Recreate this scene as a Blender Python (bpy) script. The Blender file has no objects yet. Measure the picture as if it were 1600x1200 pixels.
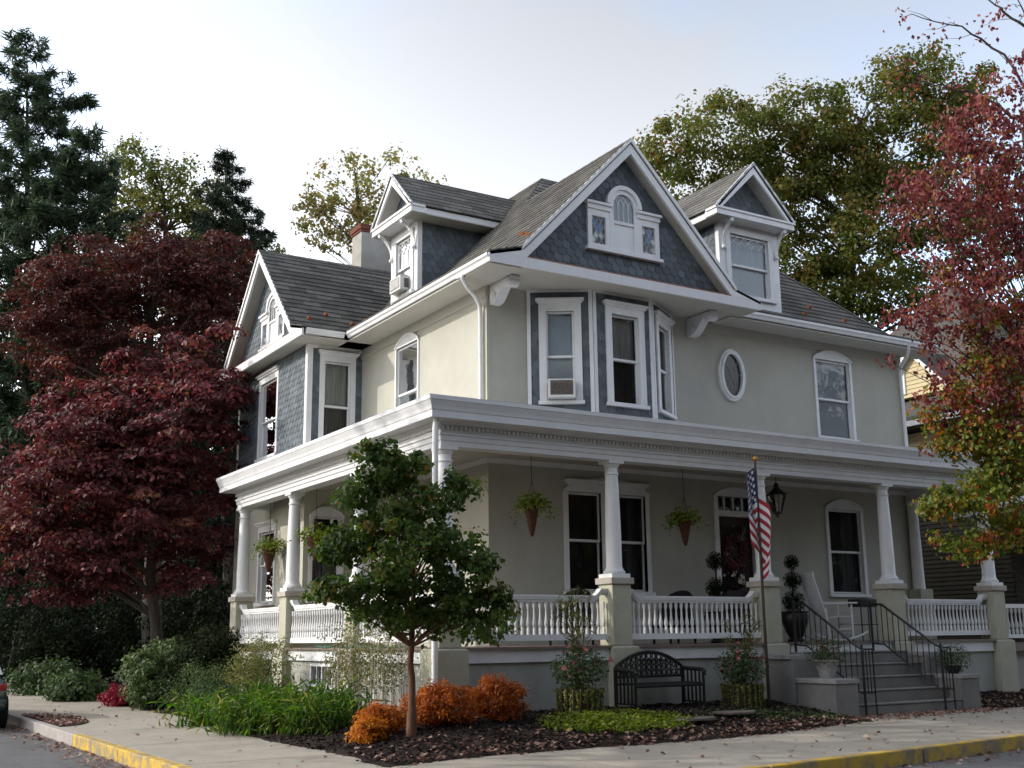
import bpy, math, random
import numpy as np
from mathutils import Vector, Matrix

random.seed(11)
rng = np.random.default_rng(7)
scene = bpy.context.scene
COL = scene.collection

# ------------------------------------------------------------------ camera
YAW, PITCH, ROLL = math.radians(31.588), math.radians(12.544), math.radians(-0.672)
EYE = Vector((0.0, 0.0, 1.6))
_f = Vector((math.sin(YAW) * math.cos(PITCH), math.cos(YAW) * math.cos(PITCH), math.sin(PITCH)))
_r = Vector((math.cos(YAW), -math.sin(YAW), 0.0))
_u = _r.cross(_f)
_c, _s = math.cos(ROLL), math.sin(ROLL)
cam_right, cam_up = _c * _r + _s * _u, -_s * _r + _c * _u
cam_data = bpy.data.cameras.new("camera")
cam = bpy.data.objects.new("camera", cam_data)
COL.objects.link(cam)
m = Matrix.Identity(4)
for i in range(3):
    m[i][0], m[i][1], m[i][2], m[i][3] = cam_right[i], cam_up[i], -_f[i], EYE[i]
cam.matrix_world = m
cam_data.sensor_width = 36.0
cam_data.lens = 36.0 * 1787.15 / 1600.0
cam_data.clip_start = 0.1
cam_data.clip_end = 5000.0
scene.camera = cam

# ------------------------------------------------------------------ sun and sky
SUN_EL = math.radians(27.0)
SUN_TO = Vector((-0.848 * math.cos(SUN_EL), 0.530 * math.cos(SUN_EL), math.sin(SUN_EL)))
sun_data = bpy.data.lights.new("sun", 'SUN')
sun_data.energy = 3.9
sun_data.angle = math.radians(0.6)
sun_data.color = (1.0, 0.955, 0.88)
sun = bpy.data.objects.new("sun", sun_data)
COL.objects.link(sun)
sun.rotation_euler = SUN_TO.to_track_quat('Z', 'Y').to_euler()

VEIL = 4.1
world = bpy.data.worlds.new("World")
scene.world = world
world.use_nodes = True
wn, wl = world.node_tree.nodes, world.node_tree.links
wn.clear()
w_out = wn.new('ShaderNodeOutputWorld')
w_bg = wn.new('ShaderNodeBackground')
w_bg.inputs['Strength'].default_value = 0.10
w_sky = wn.new('ShaderNodeTexSky')
w_sky.sky_type = 'NISHITA'
w_sky.sun_disc = False
w_sky.sun_elevation = SUN_EL
w_sky.sun_rotation = math.atan2(SUN_TO.x, SUN_TO.y)
w_sky.air_density = 1.0
w_sky.dust_density = 2.5
w_sky.ozone_density = 1.0
# thin bright cloud veil over the whole dome: it follows the sky's own brightness, evened out by scattering
w_tc = wn.new('ShaderNodeTexCoord')
w_map = wn.new('ShaderNodeMapping')
w_map.inputs['Scale'].default_value = (1.0, 1.0, 2.4)
w_noise = wn.new('ShaderNodeTexNoise')
w_noise.inputs['Scale'].default_value = 1.5
w_noise.inputs['Detail'].default_value = 5.0
w_noise.inputs['Roughness'].default_value = 0.5
w_ramp = wn.new('ShaderNodeValToRGB')                     # how much white veil hides the blue
w_ramp.color_ramp.elements[0].position = 0.38
w_ramp.color_ramp.elements[0].color = (0.28, 0.28, 0.28, 1)
w_ramp.color_ramp.elements[1].position = 0.58
w_ramp.color_ramp.elements[1].color = (0.86, 0.86, 0.86, 1)
def w_math(op, a, b):
    n = wn.new('ShaderNodeMath'); n.operation = op
    for i, v in enumerate((a, b)):
        if isinstance(v, (int, float)): n.inputs[i].default_value = v
        else: wl.new(v, n.inputs[i])
    return n.outputs[0]
w_bw = wn.new('ShaderNodeRGBToBW')
wl.new(w_sky.outputs['Color'], w_bw.inputs['Color'])
w_lum = w_math('MULTIPLY', w_math('POWER', w_math('MINIMUM', w_bw.outputs['Val'], 4.0), 1.6), VEIL)
w_scale = w_math('DIVIDE', w_lum, w_math('MAXIMUM', w_bw.outputs['Val'], 0.001))
w_mul = wn.new('ShaderNodeMix'); w_mul.data_type = 'RGBA'; w_mul.blend_type = 'MULTIPLY'
w_mul.inputs['Factor'].default_value = 1.0
w_mix = wn.new('ShaderNodeMix'); w_mix.data_type = 'RGBA'
wl.new(w_tc.outputs['Generated'], w_map.inputs['Vector'])
wl.new(w_map.outputs['Vector'], w_noise.inputs['Vector'])
wl.new(w_noise.outputs['Fac'], w_ramp.inputs['Fac'])
wl.new(w_sky.outputs['Color'], w_mul.inputs[6])
wl.new(w_scale, w_mul.inputs[7])
wl.new(w_ramp.outputs['Color'], w_mix.inputs['Factor'])
wl.new(w_mul.outputs[2], w_mix.inputs[6])
wl.new(w_lum, w_mix.inputs[7])
wl.new(w_mix.outputs[2], w_bg.inputs['Color'])
wl.new(w_bg.outputs['Background'], w_out.inputs['Surface'])

cy = scene.cycles
cy.max_bounces, cy.diffuse_bounces, cy.glossy_bounces, cy.transmission_bounces, cy.transparent_max_bounces = 5, 3, 2, 3, 6
cy.caustics_reflective = cy.caustics_refractive = False
vs = scene.view_settings
vs.view_transform = 'Standard'
vs.look = 'None'
vs.exposure = -0.28
vs.gamma = 1.0
vs.use_curve_mapping = False

# ------------------------------------------------------------------ materials
MATS = {}
def new_mat(name):
    mt = bpy.data.materials.new(name)
    mt.use_nodes = True
    nt = mt.node_tree
    nt.nodes.clear()
    out = nt.nodes.new('ShaderNodeOutputMaterial')
    MATS[name] = mt
    return mt, nt, out

def scaled(c, k):
    return tuple(max(0.0, min(1.0, v * k)) for v in c[:3]) + (1.0,)

def surface(name, color, rough=0.7, scale=3.0, var=0.15, bump=0.0, bump_scale=60.0, tint=0.0,
            spec=0.3, color2=None, stretch=None, metallic=0.0, stain=None, stain_scale=1.5, stain_lo=0.55, stain_hi=0.75, coat=0.0, streak=0.0):
    """Procedural paint, stone or wood: noise in world space, per-piece tint, fine relief, stains."""
    mt, nt, out = new_mat(name)
    N, L = nt.nodes, nt.links
    b = N.new('ShaderNodeBsdfPrincipled')
    b.inputs['Roughness'].default_value = rough
    b.inputs['Specular IOR Level'].default_value = spec
    b.inputs['Metallic'].default_value = metallic
    b.inputs['Coat Weight'].default_value = coat
    geo = N.new('ShaderNodeNewGeometry')
    vec = geo.outputs['Position']
    if stretch:
        mp = N.new('ShaderNodeMapping')
        mp.inputs['Scale'].default_value = stretch
        L.new(vec, mp.inputs['Vector'])
        vec = mp.outputs['Vector']
    n1 = N.new('ShaderNodeTexNoise')
    n1.inputs['Scale'].default_value = scale
    n1.inputs['Detail'].default_value = 8.0
    n1.inputs['Roughness'].default_value = 0.62
    L.new(vec, n1.inputs['Vector'])
    cr = N.new('ShaderNodeValToRGB')
    cr.color_ramp.elements[0].position = 0.30
    cr.color_ramp.elements[1].position = 0.72
    cr.color_ramp.elements[0].color = scaled(color2 if color2 else color, 1 - (0 if color2 else var))
    cr.color_ramp.elements[1].color = scaled(color, 1 + (0 if color2 else var))
    L.new(n1.outputs['Fac'], cr.inputs['Fac'])
    colour = cr.outputs['Color']
    if stain:
        n3 = N.new('ShaderNodeTexNoise')
        n3.inputs['Scale'].default_value = stain_scale
        n3.inputs['Detail'].default_value = 7.0
        n3.inputs['Roughness'].default_value = 0.7
        L.new(vec, n3.inputs['Vector'])
        r3 = N.new('ShaderNodeValToRGB')
        r3.color_ramp.elements[0].position = stain_lo
        r3.color_ramp.elements[1].position = stain_hi
        L.new(n3.outputs['Fac'], r3.inputs['Fac'])
        mx = N.new('ShaderNodeMix'); mx.data_type = 'RGBA'
        L.new(r3.outputs['Color'], mx.inputs['Factor'])
        L.new(colour, mx.inputs[6])
        mx.inputs[7].default_value = tuple(stain[:3]) + (1.0,)
        colour = mx.outputs[2]
    if streak > 0:                                       # rain streaks: noise drawn out downwards
        ms = N.new('ShaderNodeMapping'); ms.inputs['Scale'].default_value = (2.3, 2.3, 0.35)
        L.new(geo.outputs['Position'], ms.inputs['Vector'])
        n4 = N.new('ShaderNodeTexNoise'); n4.inputs['Scale'].default_value = 1.0; n4.inputs['Detail'].default_value = 6.0
        L.new(ms.outputs['Vector'], n4.inputs['Vector'])
        r4 = N.new('ShaderNodeMapRange'); r4.inputs['From Min'].default_value = 0.50; r4.inputs['From Max'].default_value = 0.78
        r4.inputs['To Min'].default_value = 1.0; r4.inputs['To Max'].default_value = 1.0 - streak
        L.new(n4.outputs['Fac'], r4.inputs['Value'])
        h4 = N.new('ShaderNodeHueSaturation'); L.new(colour, h4.inputs['Color']); L.new(r4.outputs['Result'], h4.inputs['Value'])
        colour = h4.outputs['Color']
    if tint > 0:
        at = N.new('ShaderNodeAttribute')
        at.attribute_name = 'tint'
        mr = N.new('ShaderNodeMapRange')
        mr.inputs['To Min'].default_value = 1 - tint
        mr.inputs['To Max'].default_value = 1 + tint
        L.new(at.outputs['Fac'], mr.inputs['Value'])
        hs = N.new('ShaderNodeHueSaturation')
        L.new(colour, hs.inputs['Color'])
        L.new(mr.outputs['Result'], hs.inputs['Value'])
        colour = hs.outputs['Color']
    L.new(colour, b.inputs['Base Color'])
    if bump > 0:
        n2 = N.new('ShaderNodeTexNoise')
        n2.inputs['Scale'].default_value = bump_scale
        n2.inputs['Detail'].default_value = 5.0
        L.new(vec, n2.inputs['Vector'])
        bp = N.new('ShaderNodeBump')
        bp.inputs['Strength'].default_value = min(1.0, bump)
        bp.inputs['Distance'].default_value = 0.02
        L.new(n2.outputs['Fac'], bp.inputs['Height'])
        L.new(bp.outputs['Normal'], b.inputs['Normal'])
    L.new(b.outputs['BSDF'], out.inputs['Surface'])
    return mt

def foliage(name, stops, trans=0.35, rough=0.55, spec=0.25):
    """Leaves: colour picked per leaf from a ramp by the 'tint' attribute, with light passing through."""
    mt, nt, out = new_mat(name)
    N, L = nt.nodes, nt.links
    at = N.new('ShaderNodeAttribute'); at.attribute_name = 'tint'
    cr = N.new('ShaderNodeValToRGB')
    els = cr.color_ramp.elements
    while len(els) < len(stops):
        els.new(0.5)
    for e, (p, c) in zip(els, stops):
        e.position = p
        e.color = tuple(c) + (1.0,)
    L.new(at.outputs['Fac'], cr.inputs['Fac'])
    b = N.new('ShaderNodeBsdfPrincipled')
    b.inputs['Roughness'].default_value = rough
    b.inputs['Specular IOR Level'].default_value = spec
    L.new(cr.outputs['Color'], b.inputs['Base Color'])
    t = N.new('ShaderNodeBsdfTranslucent')
    hs = N.new('ShaderNodeHueSaturation')
    hs.inputs['Saturation'].default_value = 1.15
    hs.inputs['Value'].default_value = 1.5
    L.new(cr.outputs['Color'], hs.inputs['Color'])
    L.new(hs.outputs['Color'], t.inputs['Color'])
    mx = N.new('ShaderNodeMixShader')
    mx.inputs['Fac'].default_value = trans
    L.new(b.outputs['BSDF'], mx.inputs[1])
    L.new(t.outputs['BSDF'], mx.inputs[2])
    L.new(mx.outputs['Shader'], out.inputs['Surface'])
    return mt

def glass(name, tintc=(0.95, 0.97, 0.98), amount=0.11):
    mt, nt, out = new_mat(name)
    N, L = nt.nodes, nt.links
    tr = N.new('ShaderNodeBsdfTransparent'); tr.inputs['Color'].default_value = tuple(tintc) + (1,)
    gl = N.new('ShaderNodeBsdfGlossy'); gl.inputs['Roughness'].default_value = 0.03
    fr = N.new('ShaderNodeFresnel'); fr.inputs['IOR'].default_value = 1.5
    n2 = N.new('ShaderNodeTexNoise'); n2.inputs['Scale'].default_value = 2.2
    geo = N.new('ShaderNodeNewGeometry')
    L.new(geo.outputs['Position'], n2.inputs['Vector'])
    bp = N.new('ShaderNodeBump'); bp.inputs['Strength'].default_value = 0.12; bp.inputs['Distance'].default_value = 0.03
    L.new(n2.outputs['Fac'], bp.inputs['Height'])
    L.new(bp.outputs['Normal'], gl.inputs['Normal'])
    ad = N.new('ShaderNodeMath'); ad.operation = 'ADD'; ad.use_clamp = True
    ad.inputs[1].default_value = amount - 0.12
    L.new(fr.outputs['Fac'], ad.inputs[0])
    mx = N.new('ShaderNodeMixShader')
    L.new(ad.outputs['Value'], mx.inputs['Fac'])
    L.new(tr.outputs['BSDF'], mx.inputs[1])
    L.new(gl.outputs['BSDF'], mx.inputs[2])
    L.new(mx.outputs['Shader'], out.inputs['Surface'])
    return mt

surface('stucco', (0.468, 0.455, 0.390), 0.9, 1.3, 0.06, 0.6, 90, spec=0.15, stain=(0.415, 0.402, 0.335), stain_scale=1.1, stain_lo=0.50, stain_hi=0.80, streak=0.09)
surface('stucco_base', (0.40, 0.40, 0.36), 0.9, 1.3, 0.10, 0.5, 80, spec=0.15, stain=(0.25, 0.25, 0.23), stain_scale=1.2, streak=0.15)
surface('pier_stucco', (0.45, 0.44, 0.345), 0.9, 2.2, 0.10, 0.5, 80, spec=0.15, stain=(0.36, 0.34, 0.25), stain_scale=3.0)
surface('cap_stone', (0.43, 0.39, 0.34), 0.9, 4.0, 0.14, 0.5, 70, spec=0.15)
surface('white_paint', (0.74, 0.74, 0.74), 0.45, 2.0, 0.05, 0.10, 30, spec=0.4, stain=(0.52, 0.50, 0.47), stain_scale=4.5, stain_lo=0.58, stain_hi=0.80, streak=0.12)
surface('weathered_white', (0.70, 0.70, 0.71), 0.55, 2.5, 0.07, 0.25, 40, spec=0.3, stain=(0.40, 0.36, 0.34), stain_scale=7.0, stain_lo=0.62, stain_hi=0.74)
surface('rust_streaked_white', (0.70, 0.70, 0.71), 0.5, 2.0, 0.05, 0.1, 30, spec=0.3, stain=(0.50, 0.38, 0.30), stain_scale=2.0, stain_lo=0.58, stain_hi=0.75, stretch=(2.5, 2.5, 0.35))
surface('cream_soffit', (0.44, 0.42, 0.37), 0.7, 2.0, 0.06, spec=0.2)
surface('grey_shingle', (0.120, 0.139, 0.155), 0.75, 7.0, 0.12, 0.3, 60, tint=0.24, spec=0.25)
surface('roof_underlay', (0.06, 0.06, 0.062), 0.95, 6.0, 0.2, spec=0.1)
surface('roof_shingle', (0.140, 0.134, 0.124), 0.92, 22.0, 0.30, 0.6, 160, tint=0.30, spec=0.15)
surface('copper_flashing', (0.32, 0.15, 0.09), 0.6, 9.0, 0.3, metallic=0.4)
surface('snow_guard_copper', (0.55, 0.16, 0.06), 0.6, 30.0, 0.3, spec=0.3)
surface('dark_room', (0.012, 0.012, 0.012), 0.9, 2.0, 0.3)
surface('blind_blue', (0.72, 0.80, 0.85), 0.8, 1.5, 0.05, spec=0.15)
surface('blind_white', (0.80, 0.82, 0.82), 0.8, 1.5, 0.05, spec=0.15)
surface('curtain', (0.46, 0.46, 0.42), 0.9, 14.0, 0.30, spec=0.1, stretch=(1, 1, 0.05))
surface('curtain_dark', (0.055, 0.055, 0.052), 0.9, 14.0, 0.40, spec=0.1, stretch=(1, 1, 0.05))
surface('stained_blue', (0.05, 0.13, 0.30), 0.25, 3.0, 0.2, spec=0.5)
surface('stained_dark', (0.035, 0.03, 0.035), 0.2, 3.0, 0.3, spec=0.5)
surface('stained_pale', (0.50, 0.55, 0.50), 0.3, 3.0, 0.2, spec=0.5)
surface('floor_board', (0.20, 0.15, 0.13), 0.6, 8.0, 0.2, spec=0.3)
surface('door_wood', (0.035, 0.015, 0.013), 0.5, 6.0, 0.25, spec=0.3)
surface('wreath', (0.16, 0.022, 0.022), 0.8, 20.0, 0.4)
surface('concrete', (0.35, 0.315, 0.262), 0.92, 2.6, 0.10, 0.5, 120, spec=0.15, tint=0.05, stain=(0.23, 0.205, 0.17), stain_scale=0.9, stain_lo=0.52, stain_hi=0.78)
surface('step_concrete', (0.235, 0.225, 0.21), 0.92, 3.0, 0.12, 0.5, 90, spec=0.15, stain=(0.14, 0.13, 0.12), stain_scale=1.8)
surface('kerb_stone', (0.36, 0.33, 0.31), 0.9, 5.0, 0.15, 0.5, 80, spec=0.15, stain=(0.20, 0.18, 0.17), stain_scale=2.5)
surface('kerb_yellow', (0.56, 0.36, 0.045), 0.75, 6.0, 0.10, 0.4, 80, spec=0.25, stain=(0.24, 0.20, 0.14), stain_scale=4.2, stain_lo=0.44, stain_hi=0.60)
surface('asphalt', (0.145, 0.143, 0.145), 0.95, 5.0, 0.16, 0.6, 220, spec=0.15, stain=(0.085, 0.082, 0.08), stain_scale=0.7, stain_lo=0.5, stain_hi=0.8)
surface('ground_soil', (0.060, 0.062, 0.032), 0.95, 2.0, 0.35, 0.8, 30, spec=0.1)
surface('mulch', (0.030, 0.022, 0.019), 0.95, 8.0, 0.45, 1.0, 60, spec=0.1)
surface('mulch_chip', (0.040, 0.029, 0.025), 0.95, 20.0, 0.3, tint=0.8, spec=0.1)
surface('bark_brown', (0.155, 0.085, 0.055), 0.9, 12.0, 0.35, 0.8, 60, spec=0.15, stretch=(1, 1, 0.25))
surface('bark_grey', (0.075, 0.065, 0.055), 0.95, 10.0, 0.35, 0.8, 40, spec=0.1, stretch=(1, 1, 0.25))
surface('black_iron', (0.012, 0.012, 0.013), 0.45, 20.0, 0.3, spec=0.5)
surface('bench_metal', (0.010, 0.012, 0.011), 0.5, 20.0, 0.3, spec=0.35)
surface('bronze_pole', (0.055, 0.040, 0.030), 0.5, 12.0, 0.25, spec=0.4)
surface('gold_ball', (0.50, 0.26, 0.05), 0.35, 6.0, 0.2, metallic=0.7)
surface('wicker', (0.085, 0.038, 0.024), 0.85, 40.0, 0.4, 0.8, 90, spec=0.15)
surface('black_wicker', (0.015, 0.014, 0.013), 0.8, 40.0, 0.4, 0.8, 90, spec=0.2)
surface('stone_urn', (0.33, 0.32, 0.31), 0.9, 9.0, 0.2, 0.6, 60, spec=0.15)
surface('white_chair', (0.66, 0.67, 0.68), 0.5, 5.0, 0.06, spec=0.3)
surface('ac_white', (0.62, 0.62, 0.60), 0.5, 4.0, 0.06, spec=0.35)
surface('ac_grille', (0.13, 0.11, 0.10), 0.6, 30.0, 0.4, spec=0.3)
surface('siding_shade_tone', (0.055, 0.050, 0.038), 0.8, 3.0, 0.2, tint=0.1, spec=0.15)  # yellow siding with the shade of the narrow alley put into its colour
surface('siding_yellow', (0.60, 0.50, 0.30), 0.75, 2.0, 0.06, tint=0.06, spec=0.2)
surface('brick_red', (0.18, 0.075, 0.052), 0.9, 8.0, 0.25, 0.6, 70, spec=0.1, tint=0.25)
surface('chimney_render', (0.36, 0.345, 0.31), 0.9, 2.4, 0.14, 0.5, 60, spec=0.1, stain=(0.20, 0.20, 0.19), stain_scale=2.2)
surface('flagstone', (0.15, 0.125, 0.11), 0.9, 6.0, 0.2, 0.6, 60, spec=0.1)
surface('car_paint', (0.018, 0.032, 0.038), 0.25, 4.0, 0.1, spec=0.6, coat=0.8)
surface('tail_red', (0.35, 0.02, 0.015), 0.2, 8.0, 0.2, spec=0.6)
surface('tyre', (0.015, 0.015, 0.015), 0.9, 20.0, 0.3)
surface('rim_metal', (0.35, 0.35, 0.36), 0.4, 8.0, 0.1, metallic=0.8)
surface('hose_green', (0.02, 0.16, 0.12), 0.5, 10.0, 0.1)
glass('window_glass')
glass('car_glass', (0.25, 0.30, 0.30), 0.30)

foliage('leaf_maple_green', [(0.0, (0.026, 0.050, 0.012)), (0.5, (0.062, 0.108, 0.022)), (0.92, (0.110, 0.158, 0.030)), (1.0, (0.19, 0.11, 0.03))], 0.40)
foliage('leaf_dogwood', [(0.0, (0.042, 0.015, 0.015)), (0.45, (0.112, 0.030, 0.034)), (0.80, (0.210, 0.050, 0.056)), (1.0, (0.20, 0.090, 0.045))], 0.26)
foliage('leaf_copper', [(0.0, (0.036, 0.013, 0.012)), (0.6, (0.084, 0.026, 0.022)), (1.0, (0.140, 0.048, 0.034))], 0.30)
foliage('leaf_pine', [(0.0, (0.036, 0.062, 0.036)), (0.6, (0.084, 0.124, 0.070)), (1.0, (0.150, 0.175, 0.095))], 0.38)
foliage('leaf_spruce', [(0.0, (0.018, 0.032, 0.018)), (0.7, (0.042, 0.064, 0.036)), (1.0, (0.085, 0.090, 0.045))], 0.18)
foliage('leaf_yellow_green', [(0.0, (0.055, 0.080, 0.018)), (0.6, (0.125, 0.140, 0.032)), (1.0, (0.22, 0.165, 0.050))], 0.40)
foliage('leaf_sparse', [(0.0, (0.14, 0.15, 0.045)), (0.5, (0.26, 0.24, 0.085)), (1.0, (0.32, 0.21, 0.10))], 0.48)
foliage('leaf_oak', [(0.0, (0.042, 0.066, 0.012)), (0.5, (0.100, 0.118, 0.024)), (0.85, (0.165, 0.135, 0.030)), (1.0, (0.18, 0.085, 0.030))], 0.42)
foliage('leaf_red_maple', [(0.0, (0.070, 0.020, 0.019)), (0.35, (0.165, 0.040, 0.042)), (0.7, (0.275, 0.078, 0.078)), (0.9, (0.32, 0.135, 0.105)), (1.0, (0.27, 0.16, 0.04))], 0.36)
foliage('leaf_turning', [(0.0, (0.075, 0.115, 0.018)), (0.5, (0.165, 0.195, 0.030)), (0.72, (0.33, 0.17, 0.030)), (1.0, (0.34, 0.050, 0.045))], 0.42)
foliage('leaf_orange', [(0.0, (0.20, 0.045, 0.012)), (0.5, (0.40, 0.105, 0.016)), (1.0, (0.54, 0.22, 0.022))], 0.35)
foliage('leaf_daylily', [(0.0, (0.030, 0.066, 0.012)), (0.6, (0.066, 0.140, 0.022)), (0.9, (0.13, 0.19, 0.034)), (1.0, (0.26, 0.21, 0.08))], 0.42)
foliage('leaf_shrub', [(0.0, (0.025, 0.048, 0.018)), (0.6, (0.060, 0.100, 0.034)), (1.0, (0.140, 0.180, 0.075))], 0.28)
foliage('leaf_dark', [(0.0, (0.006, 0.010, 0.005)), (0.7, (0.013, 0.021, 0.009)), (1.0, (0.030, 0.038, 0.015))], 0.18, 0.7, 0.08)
foliage('leaf_wispy', [(0.0, (0.070, 0.090, 0.028)), (0.6, (0.150, 0.170, 0.050)), (1.0, (0.24, 0.17, 0.08))], 0.40)
foliage('leaf_lime', [(0.0, (0.060, 0.105, 0.014)), (0.6, (0.145, 0.205, 0.024)), (1.0, (0.30, 0.30, 0.06))], 0.40)
foliage('petal_pink', [(0.0, (0.32, 0.06, 0.09)), (1.0, (0.60, 0.20, 0.22))], 0.35)
foliage('petal_red', [(0.0, (0.14, 0.006, 0.022)), (1.0, (0.38, 0.018, 0.045))], 0.25)
foliage('fallen', [(0.0, (0.110, 0.060, 0.045)), (0.6, (0.27, 0.150, 0.120)), (1.0, (0.46, 0.33, 0.24))], 0.20)

# ------------------------------------------------------------------ mesh helpers
class MB:
    """Collects shapes and links them as ONE mesh object."""
    def __init__(self):
        self.v, self.f, self.t = [], [], []
    def add(self, verts, faces, tint=None):
        o = len(self.v)
        self.v.extend([tuple(p) for p in verts])
        self.f.extend([tuple(i + o for i in f) for f in faces])
        self.t.extend([0.5 if tint is None else tint] * len(faces))
        return self
    def hexa(self, p, tint=None):
        return self.add(p, [(0, 3, 2, 1), (4, 5, 6, 7), (0, 1, 5, 4), (1, 2, 6, 5), (2, 3, 7, 6), (3, 0, 4, 7)], tint)
    def box(self, x0, x1, y0, y1, z0, z1, tint=None):
        return self.hexa([(x0, y0, z0), (x1, y0, z0), (x1, y1, z0), (x0, y1, z0), (x0, y0, z1), (x1, y0, z1), (x1, y1, z1), (x0, y1, z1)], tint)
    def quad(self, *p):
        return self.add(p, [tuple(range(len(p)))])
    def prism(self, base, vec, tint=None):
        n = len(base)
        vec = Vector(vec)
        top = [Vector(p) + vec for p in base]
        fs = [tuple(range(n - 1, -1, -1)), tuple(range(n, 2 * n))] + [(i, (i + 1) % n, n + (i + 1) % n, n + i) for i in range(n)]
        return self.add(list(base) + top, fs, tint)
    def lathe(self, profile, cx, cy, cz=0.0, n=16, sx=1.0, sy=1.0):
        vs, fs = [], []
        k = len(profile)
        for r, z in profile:
            for i in range(n):
                a = 2 * math.pi * i / n
                vs.append((cx + r * sx * math.cos(a), cy + r * sy * math.sin(a), cz + z))
        for j in range(k - 1):
            for i in range(n):
                fs.append((j * n + i, j * n + (i + 1) % n, (j + 1) * n + (i + 1) % n, (j + 1) * n + i))
        fs.append(tuple(range(n - 1, -1, -1)))
        fs.append(tuple((k - 1) * n + i for i in range(n)))
        return self.add(vs, fs)
    def tube(self, pts, r, n=8, r2=None):
        pts = [Vector(p) for p in pts]
        k = len(pts)
        vs, fs = [], []
        ref = Vector((0.13, 0.31, 0.94)).normalized()
        for i, p in enumerate(pts):
            d = (pts[min(i + 1, k - 1)] - pts[max(i - 1, 0)])
            d = d.normalized() if d.length > 1e-9 else Vector((0, 0, 1))
            a = d.cross(ref)
            if a.length < 1e-3:
                a = d.cross(Vector((1, 0, 0)))
            a.normalize()
            b = d.cross(a)
            if isinstance(r, (list, tuple)):
                rr = r[i]
            else:
                rr = r if r2 is None else r + (r2 - r) * i / max(1, k - 1)
            for j in range(n):
                w = 2 * math.pi * j / n
                vs.append(p + a * (rr * math.cos(w)) + b * (rr * math.sin(w)))
        for i in range(k - 1):
            for j in range(n):
                fs.append((i * n + j, i * n + (j + 1) % n, (i + 1) * n + (j + 1) % n, (i + 1) * n + j))
        fs.append(tuple(range(n - 1, -1, -1)))
        fs.append(tuple((k - 1) * n + j for j in range(n)))
        return self.add(vs, fs)
    def sphere(self, c, r, n=12, m=8, sz=1.0):
        prof = [(max(0.001, r * math.sin(math.pi * j / m)), -r * sz * math.cos(math.pi * j / m)) for j in range(m + 1)]
        return self.lathe(prof, c[0], c[1], c[2], n)
    def build(self, name, mat, parent=None, smooth=False, bevel=0.0):
        me = bpy.data.meshes.new(name)
        me.from_pydata(self.v, [], self.f)
        if any(t != 0.5 for t in self.t):
            at = me.attributes.new('tint', 'FLOAT', 'FACE')
            at.data.foreach_set('value', self.t)
        me.materials.append(MATS[mat])
        if smooth:
            me.polygons.foreach_set('use_smooth', [True] * len(me.polygons))
            try:
                me.set_sharp_from_angle(angle=math.radians(38))
            except Exception:
                pass
        me.update()
        o = bpy.data.objects.new(name, me)
        COL.objects.link(o)
        if parent is not None:
            o.parent = parent
        if bevel > 0:
            b = o.modifiers.new('bevel', 'BEVEL')
            b.width = bevel
            b.segments = 2
            b.limit_method = 'ANGLE'
        return o

def tag(o, label, category=None, group=None, kind=None):
    if label: o['label'] = label
    if category: o['category'] = category
    if group: o['group'] = group
    if kind: o['kind'] = kind
    return o
def empty(name, loc=(0, 0, 0)):
    """A thing's root. Parts are modelled in world space, so the root keeps an inverse on its children via delta."""
    o = bpy.data.objects.new(name, None)
    COL.objects.link(o)
    o.empty_display_size = 0.2
    return o
def dup(src, parent, name=None):
    c = src.copy()
    COL.objects.link(c)
    c.parent = parent
    return c
def base_root(root, loc):
    """Move a root to the thing's base without moving its world-space children."""
    root.location = loc
    inv = Matrix.Translation(Vector(loc)).inverted()
    for ch in root.children:
        ch.matrix_parent_inverse = inv

class Frame:
    """A wall plane: u along the wall, z up, d outwards."""
    def __init__(self, origin, along, normal):
        self.o, self.a, self.n = Vector(origin), Vector(along).normalized(), Vector(normal).normalized()
    def p(self, u, z, d=0.0):
        q = self.o + self.a * u + self.n * d
        return (q.x, q.y, q.z + z)
def fbox(mb, fr, u0, u1, z0, z1, d0, d1, tint=None):
    return mb.hexa([fr.p(u0, z0, d0), fr.p(u1, z0, d0), fr.p(u1, z0, d1), fr.p(u0, z0, d1), fr.p(u0, z1, d0), fr.p(u1, z1, d0), fr.p(u1, z1, d1), fr.p(u0, z1, d1)], tint)
def fpoly(mb, fr, pts, d0, d1, tint=None):
    return mb.prism([fr.p(u, z, d0) for u, z in pts], fr.n * (d1 - d0), tint)

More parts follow.
